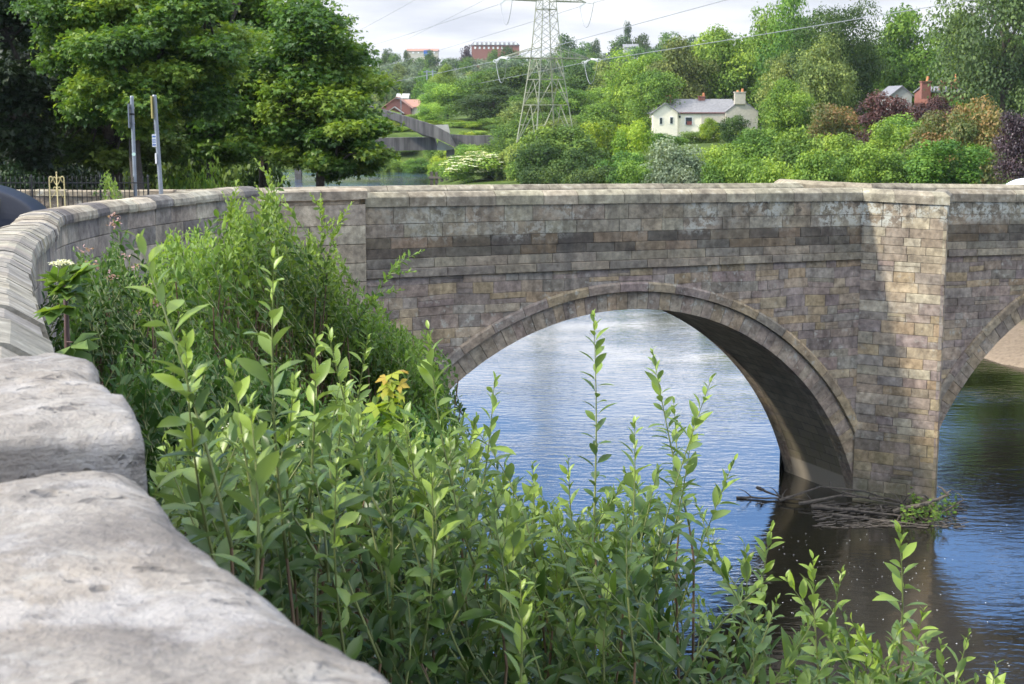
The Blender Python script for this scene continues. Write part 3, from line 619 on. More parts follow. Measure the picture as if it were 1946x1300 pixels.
# ------------------------------------------------------------------ leaves
def nrm(a): return a / np.maximum(np.linalg.norm(a, axis=-1, keepdims=True), 1e-9)
def tmpl_detail(w=.2, curl=.18, fold=.25):
    ys = [0, .12, .35, .6, .82, 1.0]; ws = [.02, .10, .8, 1.0, .68, .03]; V = []
    for y, k in zip(ys, ws):
        z = -curl * y * y
        V += [(-w * k, y, z + fold * w * k), (0, y, z), (w * k, y, z + fold * w * k)]
    F = []
    for i in range(len(ys) - 1): F += [(3 * i, 3 * i + 1, 3 * i + 4, 3 * i + 3), (3 * i + 1, 3 * i + 2, 3 * i + 5, 3 * i + 4)]
    return np.array(V, float), np.array(F)
def tmpl_simple(w=.2):
    V = [(0, 0, 0), (w * .85, .4, .06), (w * .7, .75, .04), (0, 1, -.08), (-w * .7, .75, .04), (-w * .85, .4, .06)]
    return np.array(V, float), np.array([(0, 1, 2, 3), (0, 3, 4, 5)])
def tmpl_maple():
    V = []; F = []
    for a in (-1.0, 0, 1.0):
        L = 1.0 if a == 0 else .86; c, s = math.cos(a), math.sin(a); b = len(V)
        for x, y, z in ((0, 0, 0), (.27, .55, .05), (0, 1, -.12), (-.27, .55, .05)): V.append(((x * c + y * s) * L, (-x * s + y * c) * L, z))
        F.append((b, b + 1, b + 2, b + 3))
    return np.array(V, float), np.array(F)
TQ = (np.array([(0, 0, 0), (.36, .5, .08), (0, 1, -.06), (-.36, .5, .08)], float), np.array([(0, 1, 2, 3)]))
TD, TD2, TS, TM = tmpl_detail(.19, .30, .35), tmpl_detail(.18, .32, .35), tmpl_simple(.26), tmpl_maple()
def leaves(C, D, U, S, tint, T):
    D = nrm(np.asarray(D, float)); U = np.asarray(U, float); U = nrm(U - (U * D).sum(-1, keepdims=True) * D); X = np.cross(D, U); tv, tf = T
    S = np.asarray(S, float)[:, None, None]
    V = np.asarray(C, float)[:, None, :] + S * (tv[None, :, 0:1] * X[:, None, :] + tv[None, :, 1:2] * D[:, None, :] + tv[None, :, 2:3] * U[:, None, :])
    F = tf[None] + (np.arange(len(C)) * len(tv))[:, None, None]
    return V.reshape(-1, 3), F.reshape(-1, 4), np.repeat(np.asarray(tint, float), len(tf))
class Cloud:
    def __init__(s): s.a = []
    def add(s, C, D, U, S, tint): s.a.append((np.atleast_2d(C), np.atleast_2d(D), np.atleast_2d(U), np.atleast_1d(S), np.atleast_1d(tint)))
    def arr(s): return [np.concatenate([x[i] for x in s.a]) for i in range(5)]
    def build(s, name, T, mat, parent, off=None):
        C, D, U, S, t = s.arr(); V, F, tt = leaves(C, D, U, S, t, T)
        return npmesh(name, V, F, mat, parent, {'tint': tt})
LM = {
 'willow': leaf_mat('willow_leaf', (.24, .34, .04), (.062, .122, .022), (.017, .050, .017), .26, .40, .5, 0, under=(.17, .25, .15)),
 'osier': leaf_mat('osier_leaf', (.26, .38, .08), (.105, .19, .045), (.04, .09, .027), .35, .5, .3, .12),
 'bindweed': leaf_mat('herb_leaf', (.14, .24, .05), (.055, .12, .03), (.025, .06, .018), .3, .5, .3, .1),
 'sycamore': leaf_mat('sycamore_leaf', (.24, .33, .05), (.095, .19, .035), (.03, .075, .02), .38, .45, .35, .08),
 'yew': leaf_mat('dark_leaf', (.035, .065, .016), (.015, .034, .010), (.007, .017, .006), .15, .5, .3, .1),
 'fresh': leaf_mat('fresh_leaf', (0.342, 0.466, 0.07), (0.171, 0.287, 0.047), (0.078, 0.155, 0.029), .3, .55, .2),
 'green': leaf_mat('green_leaf', (0.208, 0.327, 0.05), (0.097, 0.194, 0.034), (0.045, 0.105, 0.02), .28, .55, .2),
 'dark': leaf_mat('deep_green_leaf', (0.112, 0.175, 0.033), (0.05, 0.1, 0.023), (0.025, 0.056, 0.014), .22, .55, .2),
 'olive': leaf_mat('olive_leaf', (0.299, 0.344, 0.09), (0.149, 0.202, 0.056), (0.067, 0.105, 0.031), .25, .55, .2),
 'lime': leaf_mat('lime_leaf', (0.418, 0.506, 0.047), (0.216, 0.341, 0.033), (0.089, 0.177, 0.021), .35, .5, .25),
 'bluegreen': leaf_mat('blue_green_leaf', (0.176, 0.253, 0.074), (0.094, 0.154, 0.054), (0.039, 0.066, 0.025), .25, .55, .25, .05),
 'grey': leaf_mat('grey_leaf', (0.253, 0.31, 0.196), (0.138, 0.196, 0.115), (0.069, 0.103, 0.057), .22, .6, .2),
 'orange': leaf_mat('orange_tipped_leaf', (.32, .19, .08), (.16, .18, .055), (.06, .10, .03), .28, .5, .25),
 'copper': leaf_mat('copper_leaf', (.13, .055, .05), (.08, .035, .033), (.035, .02, .02), .22, .45, .3),
 'purple': leaf_mat('purple_leaf', (.09, .055, .06), (.045, .026, .034), (.02, .014, .018), .18, .4, .4),
 'weep': leaf_mat('weeping_leaf', (0.396, 0.449, 0.109), (0.251, 0.31, 0.074), (0.132, 0.185, 0.045), .3, .55, .2),
 'flower': leaf_mat('cream_flower', (.78, .77, .62), (.7, .69, .52), (.55, .55, .4), .3, .6, .2, .05),
 'pinkflower': leaf_mat('pink_flower', (.52, .36, .33), (.42, .28, .26), (.3, .2, .18), .3, .6, .2, .05),
}
# ------------------------------------------------------------------ tree crowns
def crown_blobs(kind, r):
    B = []
    if kind in ('round', 'tall', 'wide'):
        cz, sx, szz = {'round': (.53, .42, .45), 'tall': (.53, .38, .46), 'wide': (.55, .45, .42)}[kind]; n = {'round': 60, 'tall': 60, 'wide': 60}[kind]
        for i in range(n):
            d = nrm(r.normal(size=3)); k = r.uniform(.25, .95) ** .6; rad = r.uniform(.085, .17)
            B.append((d[0] * sx * k, d[1] * sx * k, cz + d[2] * szz * k, rad))
    elif kind == 'bush':
        for i in range(34):
            d = nrm(r.normal(size=3)); k = r.uniform(.3, .95) ** .6; B.append((d[0] * .38 * k, d[1] * .38 * k, .45 + d[2] * .42 * k, r.uniform(.10, .19)))
    elif kind == 'dome':
        for i in range(30):
            d = nrm(r.normal(size=3)); k = r.uniform(.3, .95) ** .6; B.append((d[0] * .42 * k, d[1] * .42 * k, max(.1, .42 + abs(d[2]) * .42 * k - .15 * r.random()), r.uniform(.10, .18)))
    return np.array(B)
def unit_tree(kind, seed, n, ls):
    r = np.random.default_rng(seed)
    if kind == 'weeping':
        m = 150; C = []; D = []; 
        for i in range(m):
            a = r.uniform(0, 2 * math.pi); k = math.sqrt(r.random()) * .46; top = 1 - .9 * k * k * 2 + r.uniform(-.05, .05); bot = max(0, top - r.uniform(.35, .95)); q = max(4, int((top - bot) * n / m * 1.6))
            zs_ = np.linspace(top, bot, q); out = k + .07 * np.clip((top - zs_) * 4, 0, 1)
            C.append(np.stack([np.cos(a) * out + r.normal(0, .008, q), np.sin(a) * out + r.normal(0, .008, q), zs_], 1)); D.append(np.stack([np.cos(a) * .3 + r.normal(0, .25, q), np.sin(a) * .3 + r.normal(0, .25, q), -np.ones(q)], 1))
        C = np.concatenate(C); D = np.concatenate(D); U = nrm(r.normal(size=C.shape)); S = np.full(len(C), ls * 1.3) * r.uniform(.7, 1.3, len(C))
        return C, D, U, S, r.uniform(0, 1, len(C))
    B = crown_blobs(kind, r); wts = B[:, 3] ** 2; idx = r.choice(len(B), n, p=wts / wts.sum()); d = nrm(r.normal(size=(n, 3))); d[:, 2] = np.where(r.random(n) < .35, np.abs(d[:, 2]), d[:, 2])
    rad = B[idx, 3] * (1 - .45 * r.random(n) ** 2) * (1 + .12 * r.normal(size=n))
    C = B[idx, :3] + d * rad[:, None] * np.array([1, 1, .82]); keep = C[:, 2] > .01; C = C[keep]; d = d[keep]; idx = idx[keep]
    U = nrm(d * .8 + np.array([0, 0, .45]) + r.normal(size=C.shape) * .45); D = nrm(np.cross(U, r.normal(size=C.shape)) + np.array([0, 0, -.25])); 
    tb = r.uniform(.12, .75, len(B)); t = np.clip(tb[idx] + r.normal(0, .2, len(idx)) - .22 * d[:, 2] * 0, 0, 1)
    S = ls * r.uniform(.65, 1.35, len(C)); return C, D, U, S, t
def unit_trunk(seed, h0=.0, kind='round'):
    r = random.Random(seed); mb = MB(); top = .62; mb.tube([(0, 0, -.06), (0, 0, .02), (.01, .01, .25), (-.01, .01, .45), (0, .02, top)], [.032, .026, .02, .014, .006], 7)
    for i in range(7):
        a = r.uniform(0, 6.28); z = r.uniform(.2, .5); L = r.uniform(.15, .3); mb.tube([(0, 0, z), (math.cos(a) * L * .5, math.sin(a) * L * .5, z + L * .45), (math.cos(a) * L, math.sin(a) * L, z + L * 1.0)], [.011, .008, .003], 5)
    return mb
VAR = {}
def mesh_only(name, V, F, tt):
    o = npmesh(name, V, F, LM['green'], None, {'tint': tt}); me = o.data; bpy.data.objects.remove(o); return me
for k, (kind, n, ls) in {'round1': ('round', 15000, .027), 'round2': ('round', 15000, .027), 'round3': ('round', 15000, .028), 'wide1': ('wide', 15000, .027), 'tall1': ('tall', 15000, .026), 'tall2': ('tall', 15000, .026),
                         'bush1': ('bush', 9000, .033), 'bush2': ('bush', 9000, .033), 'bush3': ('bush', 9000, .034), 'dome1': ('dome', 8000, .034), 'weep1': ('weeping', 9000, .04), 'big1': ('round', 34000, .0165), 'big2': ('wide', 34000, .0165), 'small1': ('round', 3800, .045), 'small2': ('tall', 3800, .045), 'small3': ('bush', 3500, .05)}.items():
    V, F, tt = leaves(*unit_tree(kind, hash_ := sum(map(ord, k)) * 7 + 3, n, ls), TQ); tm = unit_trunk(hash_).build('trunk', M['bark'], attr=False)
    VAR[k] = (mesh_only('crown_' + k, V, F, tt), tm.data); bpy.data.objects.remove(tm)
def tree(px, ytop, wpx, d, mat, var, label, cat='tree', group=None, zb=None, name=None, sink=.3, ytop_is=None):
    p = at(px, ytop, d); x, y = p[0], p[1]; zg = float(gz(x, y)) - sink if zb is None else zb; h = max(1.0, p[2] - zg) ; wd = wpx / FPX * d / .84
    nm = name or ('bush' if cat in ('bush', 'shrub') else 'tree'); e = empty(nm, (x, y, zg), random.uniform(0, 6.28)); tag(e, label, cat, group)
    cm_, tm_ = VAR[var]
    c = bpy.data.objects.new('foliage' if nm == 'bush' else 'crown', cm_); col.objects.link(c); local(e, c)
    c.material_slots[0].link = 'OBJECT'; c.material_slots[0].material = LM[mat]; c.scale = (wd, wd, h)
    if nm != 'bush':
        t = bpy.data.objects.new('trunk', tm_); col.objects.link(t); local(e, t); t.scale = (wd * .8, wd * .8, h)
        if len(tm_.materials) == 0: tm_.materials.append(M['bark'])
    return e
# right bank and background: px, y of the top, width in px, distance, leaf, shape, label
TR = [
 (1215, 88, 120, 255, 'fresh', 'round1', 'pale green tree behind the pylon, left of the white house roofline', 'tree'),
 (1290, 76, 130, 245, 'olive', 'round2', 'yellow green tree directly above the white house chimneys', 'tree'),
 (1370, 48, 140, 250, 'fresh', 'round3', 'tall light green tree on the skyline right of the white house', 'tree'),
 (1450, 8, 130, 262, 'fresh', 'tall1', 'tallest light green tree reaching the sky above the white house gable', 'tree'),
 (1515, -22, 120, 240, 'green', 'tall2', 'tall mid green tree leaning against the big dark tree', 'tree'),
 (1605, 2, 170, 205, 'dark', 'big2', 'large dark olive tree with a heavy rounded crown', 'tree'),
 (1575, 60, 120, 198, 'olive', 'tall1', 'olive tree in front of the large dark rounded tree', 'tree'),
 (1740, 14, 165, 215, 'green', 'wide1', 'bright mid green tree standing behind the brick chimneys', 'tree'),
 (1830, 22, 110, 235, 'fresh', 'round2', 'pale yellow green tree between two darker trees on the skyline', 'tree'),
 (1925, -190, 270, 165, 'bluegreen', 'big1', 'huge blue green tree filling the top right corner', 'tree'),
 (1850, 110, 120, 190, 'olive', 'round1', 'soft olive tree just above the right chimney pot', 'tree'),
 (1690, 90, 120, 225, 'dark', 'tall2', 'dark tree behind the copper bush', 'tree'),
 (1245, 130, 110, 235, 'green', 'round3', 'mid green tree at the left end of the white house', 'tree'),
 (1330, 110, 120, 262, 'green', 'wide1', 'rounded green tree behind the slate roof of the white house', 'tree'),
 (1425, 100, 130, 252, 'green', 'round1', 'green tree behind the pale rendered gable', 'tree'),
 (1490, 120, 110, 240, 'green', 'round2', 'green tree in the dip beside the dark olive tree', 'tree'),
 (1155, 115, 90, 290, 'olive', 'tall2', 'narrow dull yellow tree right of the pylon', 'tree'),
 (1105, 125, 110, 300, 'dark', 'round2', 'dark tree seen through the right legs of the pylon', 'tree'),
 (1050, 135, 120, 310, 'green', 'round1', 'green tree seen between the pylon legs', 'tree'),
 (975, 122, 120, 312, 'dark', 'round3', 'dark green tree left of the pylon legs', 'tree'),
 (905, 135, 130, 318, 'green', 'wide1', 'broad green tree in the row left of the pylon', 'tree'),
 (850, 150, 100, 322, 'fresh', 'round1', 'light green tree at the left end of the row by the red houses', 'tree'),
 (940, 165, 130, 296, 'dark', 'round2', 'dark rounded tree low in the row left of the pylon', 'tree'),
 (1010, 180, 90, 285, 'green', 'round1', 'low tree at the left foot of the pylon', 'tree'),
 (845, 125, 60, 360, 'fresh', 'round2', 'small bright rounded tree above the row, behind its left end', 'tree'),
 (1140, 190, 80, 262, 'dark', 'bush1', 'dark bush behind the yellow green bushes right of the pylon', 'bush'),
 (1070, 218, 160, 185, 'green', 'bush2', 'big green bush covering the right foot of the pylon', 'bush'),
 (1020, 250, 90, 180, 'dark', 'bush1', 'dark bush beside the weeping willow', 'bush'),
 (1145, 205, 110, 195, 'lime', 'bush3', 'sunlit yellow green bush right of the pylon foot', 'bush'),
 (1205, 215, 80, 170, 'lime', 'bush1', 'tall yellow green bush at the left corner of the white house', 'bush'),
 (1100, 265, 100, 165, 'dark', 'bush2', 'dark green bush under the yellow green bush', 'bush'),
 (1185, 270, 110, 155, 'green', 'bush2', 'green bush below the yellow green bushes', 'bush'),
 (1280, 247, 120, 138, 'grey', 'bush1', 'grey leaved bush below the white house windows', 'bush'),
 (1355, 246, 110, 142, 'fresh', 'bush3', 'light green bush below the white house party wall', 'bush'),
 (1335, 243, 90, 208, 'green', 'bush1', 'bush under the front window of the white house', 'bush'),
 (1410, 240, 90, 205, 'fresh', 'bush2', 'bush under the pale gable of the white house', 'bush'),
 (1470, 236, 90, 200, 'green', 'bush3', 'bush right of the pale gable of the white house', 'bush'),
 (1262, 247, 80, 205, 'green', 'bush2', 'bush under the two small windows of the white house', 'bush'),
 (1790, 163, 80, 158, 'copper', 'bush2', 'dark red bush hiding the brick wall under the chimneys', 'bush'),
 (1832, 168, 60, 160, 'green', 'bush3', 'green bush beside the right brick chimney', 'bush'),
 (1720, 205, 120, 140, 'green', 'bush1', 'green bush between the copper bush and the bright pointed one', 'bush'),
 (1352, 215, 46, 205, 'lime', 'bush2', 'small bright bush against the white house wall', 'bush'),
 (1395, 212, 62, 198, 'dark', 'bush1', 'small dark bush in front of the pale rendered gable', 'bush'),
 (1440, 225, 120, 150, 'green', 'bush2', 'green bush in front of the right gable of the white house', 'bush'),
 (1500, 152, 105, 175, 'fresh', 'round2', 'round pale green tree right of the white house', 'tree'),
 (1590, 172, 110, 160, 'orange', 'bush3', 'orange tipped bush between the pale round tree and the copper bush', 'bush'),
 (1688, 160, 120, 150, 'copper', 'bush1', 'copper red bush in front of the small grey gable', 'bush'),
 (1765, 172, 100, 146, 'copper', 'bush3', 'small copper bush below the left brick chimney', 'bush'),
 (1520, 225, 130, 125, 'green', 'bush1', 'green bush below the pale round tree', 'bush'),
 (1610, 232, 130, 120, 'fresh', 'bush2', 'light green bush below the orange tipped bush', 'bush'),
 (1700, 205, 110, 130, 'fresh', 'bush3', 'bright green pointed bush in front of the copper bush', 'bush'),
 (1790, 185, 130, 118, 'orange', 'bush2', 'orange tipped bush below the right brick chimney', 'bush'),
 (1860, 165, 120, 112, 'orange', 'bush1', 'larger orange tipped bush beside the purple tree', 'bush'),
 (1800, 240, 150, 98, 'green', 'bush3', 'grey green bush standing behind the far parapet, left of the purple tree', 'bush'),
 (1950, 195, 100, 90, 'purple', 'round1', 'dark purple leaved tree at the right edge above the parapet', 'tree'),
 (1560, 262, 120, 105, 'green', 'bush2', 'low green bush touching the far parapet near its bend', 'bush'),
 (1660, 258, 130, 102, 'green', 'bush1', 'low dense green bush above the bend of the far parapet', 'bush'),
 (1470, 265, 120, 108, 'fresh', 'bush3', 'low light green bush left of the parapet bend', 'bush'),
 (1385, 268, 110, 112, 'green', 'bush1', 'low green bush with bluish leaves below the small dark bush', 'bush'),
 (1290, 280, 110, 118, 'grey', 'bush3', 'low grey bush touching the parapet below the grey leaved bush', 'bush'),
 (1205, 290, 100, 128, 'green', 'bush1', 'low green bush touching the parapet left of the grey bushes', 'bush'),
 (1740, 262, 100, 104, 'green', 'bush3', 'low green bush between the parapet bend and the purple tree', 'bush'),
 (1120, 292, 120, 140, 'dark', 'bush3', 'low dark bush touching the parapet right of the weeping willow', 'bush'),
 (1035, 300, 90, 160, 'dark', 'bush3', 'low dark bush touching the parapet beside the weeping willow', 'bush'),
 (985, 272, 72, 205, 'weep', 'weep1', 'pale weeping willow with hanging branches beside the flowering elder', 'tree'),
 (950, 250, 90, 222, 'green', 'bush2', 'green bush behind the weeping willow', 'bush'),
 (985, 240, 80, 232, 'olive', 'bush1', 'olive bush under the left foot of the pylon', 'bush'),
 (900, 262, 70, 236, 'fresh', 'bush3', 'light bush above the flowering elder', 'bush'),
 (835, 292, 46, 232, 'lime', 'bush1', 'small bright bush beside the footbridge column', 'bush'),
 (795, 293, 60, 258, 'green', 'bush2', 'green bush on the far water edge under the footbridge', 'bush'),
 (750, 290, 50, 262, 'fresh', 'bush3', 'light green bush on the far water edge under the footbridge', 'bush'),
 (715, 295, 40, 266, 'dark', 'bush1', 'dark bush on the far water edge beside the sycamore', 'bush'),
 (880, 240, 60, 268, 'lime', 'bush2', 'yellow green undergrowth bush behind the footbridge ramp', 'bush'),
 (960, 215, 90, 285, 'green', 'bush3', 'green bush below the dark row of trees', 'bush'),
 (820, 190, 60, 300, 'fresh', 'bush1', 'light green bush right of the red houses', 'bush'),
 (815, 150, 70, 400, 'green', 'small1', 'green tree behind the red houses', 'tree'),
 (765, 150, 60, 430, 'dark', 'small3', 'small dark rounded tree above the red houses', 'tree'),
 (735, 158, 50, 440, 'olive', 'small1', 'small yellowish tree beside the sycamore edge above the red houses', 'tree'),
]
for t in TR: tree(*t[:7], cat=t[7])
GW = 'trees crowded together in the wood on the right bank'; SKY_ = [(1000, 150), (1100, 135), (1160, 125), (1230, 105), (1310, 95), (1380, 75), (1450, 50), (1530, 25), (1640, 50), (1700, 70), (1800, 65), (1880, 60), (1946, 40)]
for d_, off in ((300, 10), (272, 25), (228, 60)):
    px = 1000 + random.uniform(0, 30)
    while px < 1990:
        if not (d_ < 260 and 1190 < px < 1490):
            tree(px, float(np.interp(px, *zip(*SKY_))) + off + random.uniform(0, 18), random.uniform(90, 130), d_ + random.uniform(-6, 6), random.choice(['green', 'dark', 'green', 'olive', 'fresh']), random.choice(['round1', 'round2', 'round3', 'wide1', 'tall1']), 'green tree merging into the wood behind the named trees on the right bank', 'tree', GW)
        px += random.uniform(62, 80)
GU = 'undergrowth bushes round the footbridge'
for px, yt, wd, d_, mt in [(720, 232, 60, 300, 'lime'), (760, 222, 60, 305, 'lime'), (800, 225, 60, 308, 'fresh'), (840, 222, 60, 300, 'lime'), (700, 215, 50, 320, 'fresh'), (740, 208, 40, 325, 'fresh'), (790, 212, 50, 320, 'fresh'), (880, 228, 60, 290, 'fresh'), (925, 226, 60, 288, 'lime'), (960, 232, 60, 280, 'green'), (905, 243, 60, 272, 'fresh'), (700, 240, 50, 290, 'lime'), (670, 236, 50, 295, 'fresh'), (735, 245, 50, 284, 'fresh'), (775, 244, 50, 286, 'lime'), (815, 243, 40, 285, 'lime'), (830, 262, 40, 268, 'green'), (770, 272, 50, 275, 'green'), (730, 280, 50, 276, 'fresh'), (690, 278, 50, 278, 'green'), (655, 280, 50, 280, 'dark'), (840, 300, 40, 226, 'fresh'), (865, 310, 50, 214, 'green'), (940, 300, 60, 208, 'green'), (1000, 290, 60, 195, 'green'), (860, 262, 50, 262, 'fresh'), (890, 278, 50, 240, 'green'), (925, 272, 50, 238, 'lime'), (975, 262, 50, 228, 'green'), (610, 285, 60, 282, 'green'), (570, 285, 60, 284, 'green'), (620, 230, 60, 310, 'green')]:
    tree(px, yt, wd * 1.3, d_, mt, random.choice(['bush1', 'bush2', 'bush3']), 'leafy undergrowth bush on the banks behind and beside the concrete footbridge', 'bush', GU)
for px, yt, wd, d_, mt, lb in [(1790, 352, 130, 82, 'dark', 'dark bush on the sandy bank behind the cutwater'), (1860, 346, 140, 84, 'green', 'bush on the sandy bank seen under the right arch'), (1935, 350, 130, 80, 'dark', 'dark bush on the sandy bank at the right edge'), (2010, 342, 150, 82, 'green', 'bush on the bank just outside the right edge'), (1730, 350, 120, 90, 'dark', 'dark bush on the bank behind the pier'), (2080, 330, 160, 80, 'dark', 'dark bush on the bank beyond the right edge'), (1670, 348, 110, 96, 'green', 'bush on the bank behind the far refuge'), (1600, 350, 110, 102, 'dark', 'dark bush on the bank behind the far parapet bend')]:
    tree(px, yt, wd, d_, mt, random.choice(['bush1', 'bush2', 'bush3']), lb, 'bush')
# flowering elder: green bush with flat cream flower heads
el = tree(905, 280, 118, 206, 'fresh', 'bush2', 'elder bush covered in flat cream flower heads beside the river', 'bush')
el.name = 'bush'; c0 = [c for c in el.children if c.name.startswith('foliage')][0]
r = np.random.default_rng(5); n = 230; d = nrm(r.normal(size=(n, 3))); d[:, 2] = np.abs(d[:, 2]) * .9; d = d[d[:, 1] < .9]; 
B = crown_blobs('bush', np.random.default_rng(sum(map(ord, 'bush2')) * 7 + 3)); ii = r.integers(0, len(B), 520); dd = nrm(r.normal(size=(520, 3))); dd[:, 2] = np.abs(dd[:, 2]); HC = B[ii, :3] + dd * B[ii, 3][:, None] * 1.03
keep = HC[:, 2] > .3; HC = HC[keep]; fl = Cloud()
for hc in HC:
    q = 5; a = r.uniform(0, 6.28, q); fl.add(np.repeat(hc[None], q, 0) + r.normal(0, .004, (q, 3)), np.stack([np.cos(a), np.sin(a), np.full(q, .1)], 1), np.tile(nrm(hc - np.array([0, 0, .35]) + np.array([0, 0, .3])), (q, 1)) + r.normal(0, .15, (q, 3)), np.full(q, .044), r.uniform(0, .4, q))
fo = fl.build('flower_heads', TQ, LM['flower'], None); local(el, fo); fo.scale = c0.scale
# far wooded hill
G = 'trees on the far wooded hillside'
k = 0
for row, (d, y0, wv) in enumerate([(470, 138, 42), (540, 126, 40), (620, 116, 36), (700, 106, 34)]):
    px = 640
    while px < 1330:
        top = y0 + random.uniform(-8, 8) - (10 if px > 1040 else 0) * (row > 1) - (14 if px > 1180 else 0) * (row > 1)
        if row == 3: top = float(np.interp(px, [640, 720, 790, 880, 900, 1000, 1060, 1090, 1130, 1200, 1240, 1330], [112, 101, 112, 112, 112, 108, 100, 92, 100, 96, 92, 84])) + random.uniform(-3, 3)
        wd = wv * random.uniform(.8, 1.4)
        tree(px, top, wd, d, random.choice(['grey', 'grey', 'green', 'olive'] if row < 3 and px < 960 else ['dark', 'green', 'grey', 'green']), random.choice(['small1', 'small2', 'small3', 'small2']), 'hazy grey green tree massed with others on the far hillside', 'tree', G); px += wd * .62
for px, top, wd, mat in ((968, 86, 46, 'dark'), (935, 92, 30, 'green'), (735, 90, 30, 'dark'), (772, 98, 18, 'dark'), (815, 93, 26, 'dark'), (884, 84, 28, 'purple'), (1080, 62, 50, 'dark'), (1115, 78, 44, 'green'), (1130, 72, 26, 'dark'), (1193, 44, 20, 'dark'), (1180, 66, 60, 'dark'), (1215, 62, 46, 'dark'), (1270, 58, 60, 'green'), (1310, 66, 44, 'dark')):
    tree(px, top, wd, 720, mat, 'small1' if wd > 24 else 'small2', {968: 'dark tree hiding the right half of the red brick block', 935: 'small green tree in front of the middle of the red brick block', 735: 'dark square topped tree on the skyline left of the pale building', 772: 'small tree top behind the left end of the pale building', 815: 'small tree top behind the right end of the pale building', 884: 'dark purple tree at the left end of the red brick block', 1080: 'big rounded tree on the skyline behind the pylon', 1115: 'light green skyline tree just right of the pylon', 1130: 'dark round tree on the skyline right of the pylon', 1193: 'thin pointed tree standing tallest on the skyline', 1180: 'dark tree under the thin pointed skyline tree', 1215: 'dark tree right of the thin pointed skyline tree', 1270: 'green skyline tree left of the pale green woods', 1310: 'dark skyline tree touching the pale green woods'}[px], 'tree')
# ------------------------------------------------------------------ sycamores on the left bank
def big_tree(name, label, px, ytop, ybot, wpx, d, mat, n, ls, seed, trunk_px, zg, holes=0, nb=60, T=TM, depth=None, flat=.55):
    r = np.random.default_rng(seed); rr = random.Random(seed)
    top = at(px, ytop, d)[2]; bot = at(px, ybot, d)[2]; cx = at(px, 300, d)[0]; hw = wpx / FPX * d / 2; dp = (depth or hw * 1.5)
    tx = at(trunk_px, 300, d)[0]; e = empty(name, (tx, d, zg)); tag(e, label, 'tree')
    ctr = np.array([cx, d, (top + bot) / 2]); sx = np.array([hw, dp / 2, (top - bot) / 2]); B = []
    for i in range(nb):
        dv = nrm(r.normal(size=3)); k = r.uniform(.15, 1) ** .5; rad = r.uniform(.11, .27) * min(hw, (top - bot) / 2); B.append(list(ctr + dv * (sx - rad * .6) * k) + [rad])
    B = np.array(B)
    tm = MB(); base = Vector((tx, d, zg - .3)); fork = Vector((tx + (cx - tx) * .15, d, bot + (top - bot) * .18)); hl = (fork - base).length
    tm.tube([base, base.lerp(fork, .35) + Vector((.1, 0, 0)), base.lerp(fork, .7), fork], [.24, .19, .16, .14], 9)
    limbs = []
    for i in range(9):
        tgt = Vector(B[rr.randrange(nb)][:3]); mid = fork.lerp(tgt, .5) + Vector((rr.uniform(-.4, .4), rr.uniform(-.4, .4), rr.uniform(0, .7))); tm.tube([fork, fork.lerp(mid, .5) + Vector((0, 0, .15)), mid, mid.lerp(tgt, .5), tgt], [.13, .10, .075, .05, .02], 6); limbs.append((mid, tgt)); limbs.append((fork, mid))
    for b in B:
        t = Vector(b[:3]); best = min(limbs, key=lambda l: (l[0].lerp(l[1], .5) - t).length); s0 = best[0].lerp(best[1], rr.uniform(.3, .9)); tm.tube([s0, s0.lerp(t, .5) + Vector((0, 0, rr.uniform(-.1, .3))), t], [.045, .03, .01], 5)
        for j in range(5):
            q = t + Vector(tuple(nrm(r.normal(size=3)) * b[3] * .85)); tm.tube([t.lerp(s0, .2), q], [.016, .004], 4)
    tm.build('trunk', M['bark'], e, attr=False)
    wts = B[:, 3] ** 2; m = n // 5; idx = r.choice(nb, m, p=wts / wts.sum()); dv = nrm(r.normal(size=(m, 3))); C0 = B[idx, :3] + dv * (B[idx, 3] * (1 - .55 * r.random(m) ** 2) * (1 + .2 * r.normal(size=m)))[:, None] * np.array([1.3, 1.15, flat])
    # sprays: small groups of leaves hanging off a twig end
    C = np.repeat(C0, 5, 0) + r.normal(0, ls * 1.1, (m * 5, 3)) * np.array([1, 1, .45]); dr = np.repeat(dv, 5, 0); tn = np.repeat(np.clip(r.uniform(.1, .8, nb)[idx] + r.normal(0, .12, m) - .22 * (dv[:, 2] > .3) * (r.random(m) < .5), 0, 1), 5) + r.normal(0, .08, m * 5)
    U = nrm(dr * .35 + np.array([0, 0, 1.0]) + r.normal(size=C.shape) * .38); D = nrm(dr * .8 + r.normal(size=C.shape) * .7 + np.array([0, 0, -.35])); cl = Cloud(); cl.add(C, D, U, ls * r.uniform(.6, 1.3, len(C)), np.clip(tn, 0, 1)); cl.build('crown', T, mat, e)
    return e
big_tree('sycamore_tree', 'big leafy sycamore whose crown reaches out over the river', 568, -22, 345, 345, 52, LM['sycamore'], 62000, .125, 21, 490, 5.2, nb=95, depth=6)
big_tree('sycamore_tree', 'low spreading sycamore branches hanging down to the water at the crown tip', 655, 190, 352, 170, 50, LM['sycamore'], 16000, .14, 22, 600, 3.5, nb=34, depth=4)
big_tree('sycamore_tree', 'broad sycamore with sunlit boughs behind the two grey posts', 270, -90, 265, 430, 42, LM['sycamore'], 80000, .115, 23, 255, 7.0, nb=100, depth=5)
big_tree('sycamore_tree', 'shaded sycamore between the posts and the outer sycamore', 430, -140, 345, 370, 58, LM['sycamore'], 60000, .14, 24, 395, 6.0, nb=90, depth=6)
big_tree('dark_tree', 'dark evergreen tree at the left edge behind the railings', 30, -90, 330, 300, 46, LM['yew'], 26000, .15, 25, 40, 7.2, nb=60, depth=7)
big_tree('dark_tree', 'deep green tree in the shade behind the railings and left post', 200, 120, 345, 330, 50, LM['dark'], 20000, .16, 26, 225, 7.0, nb=55, depth=5)
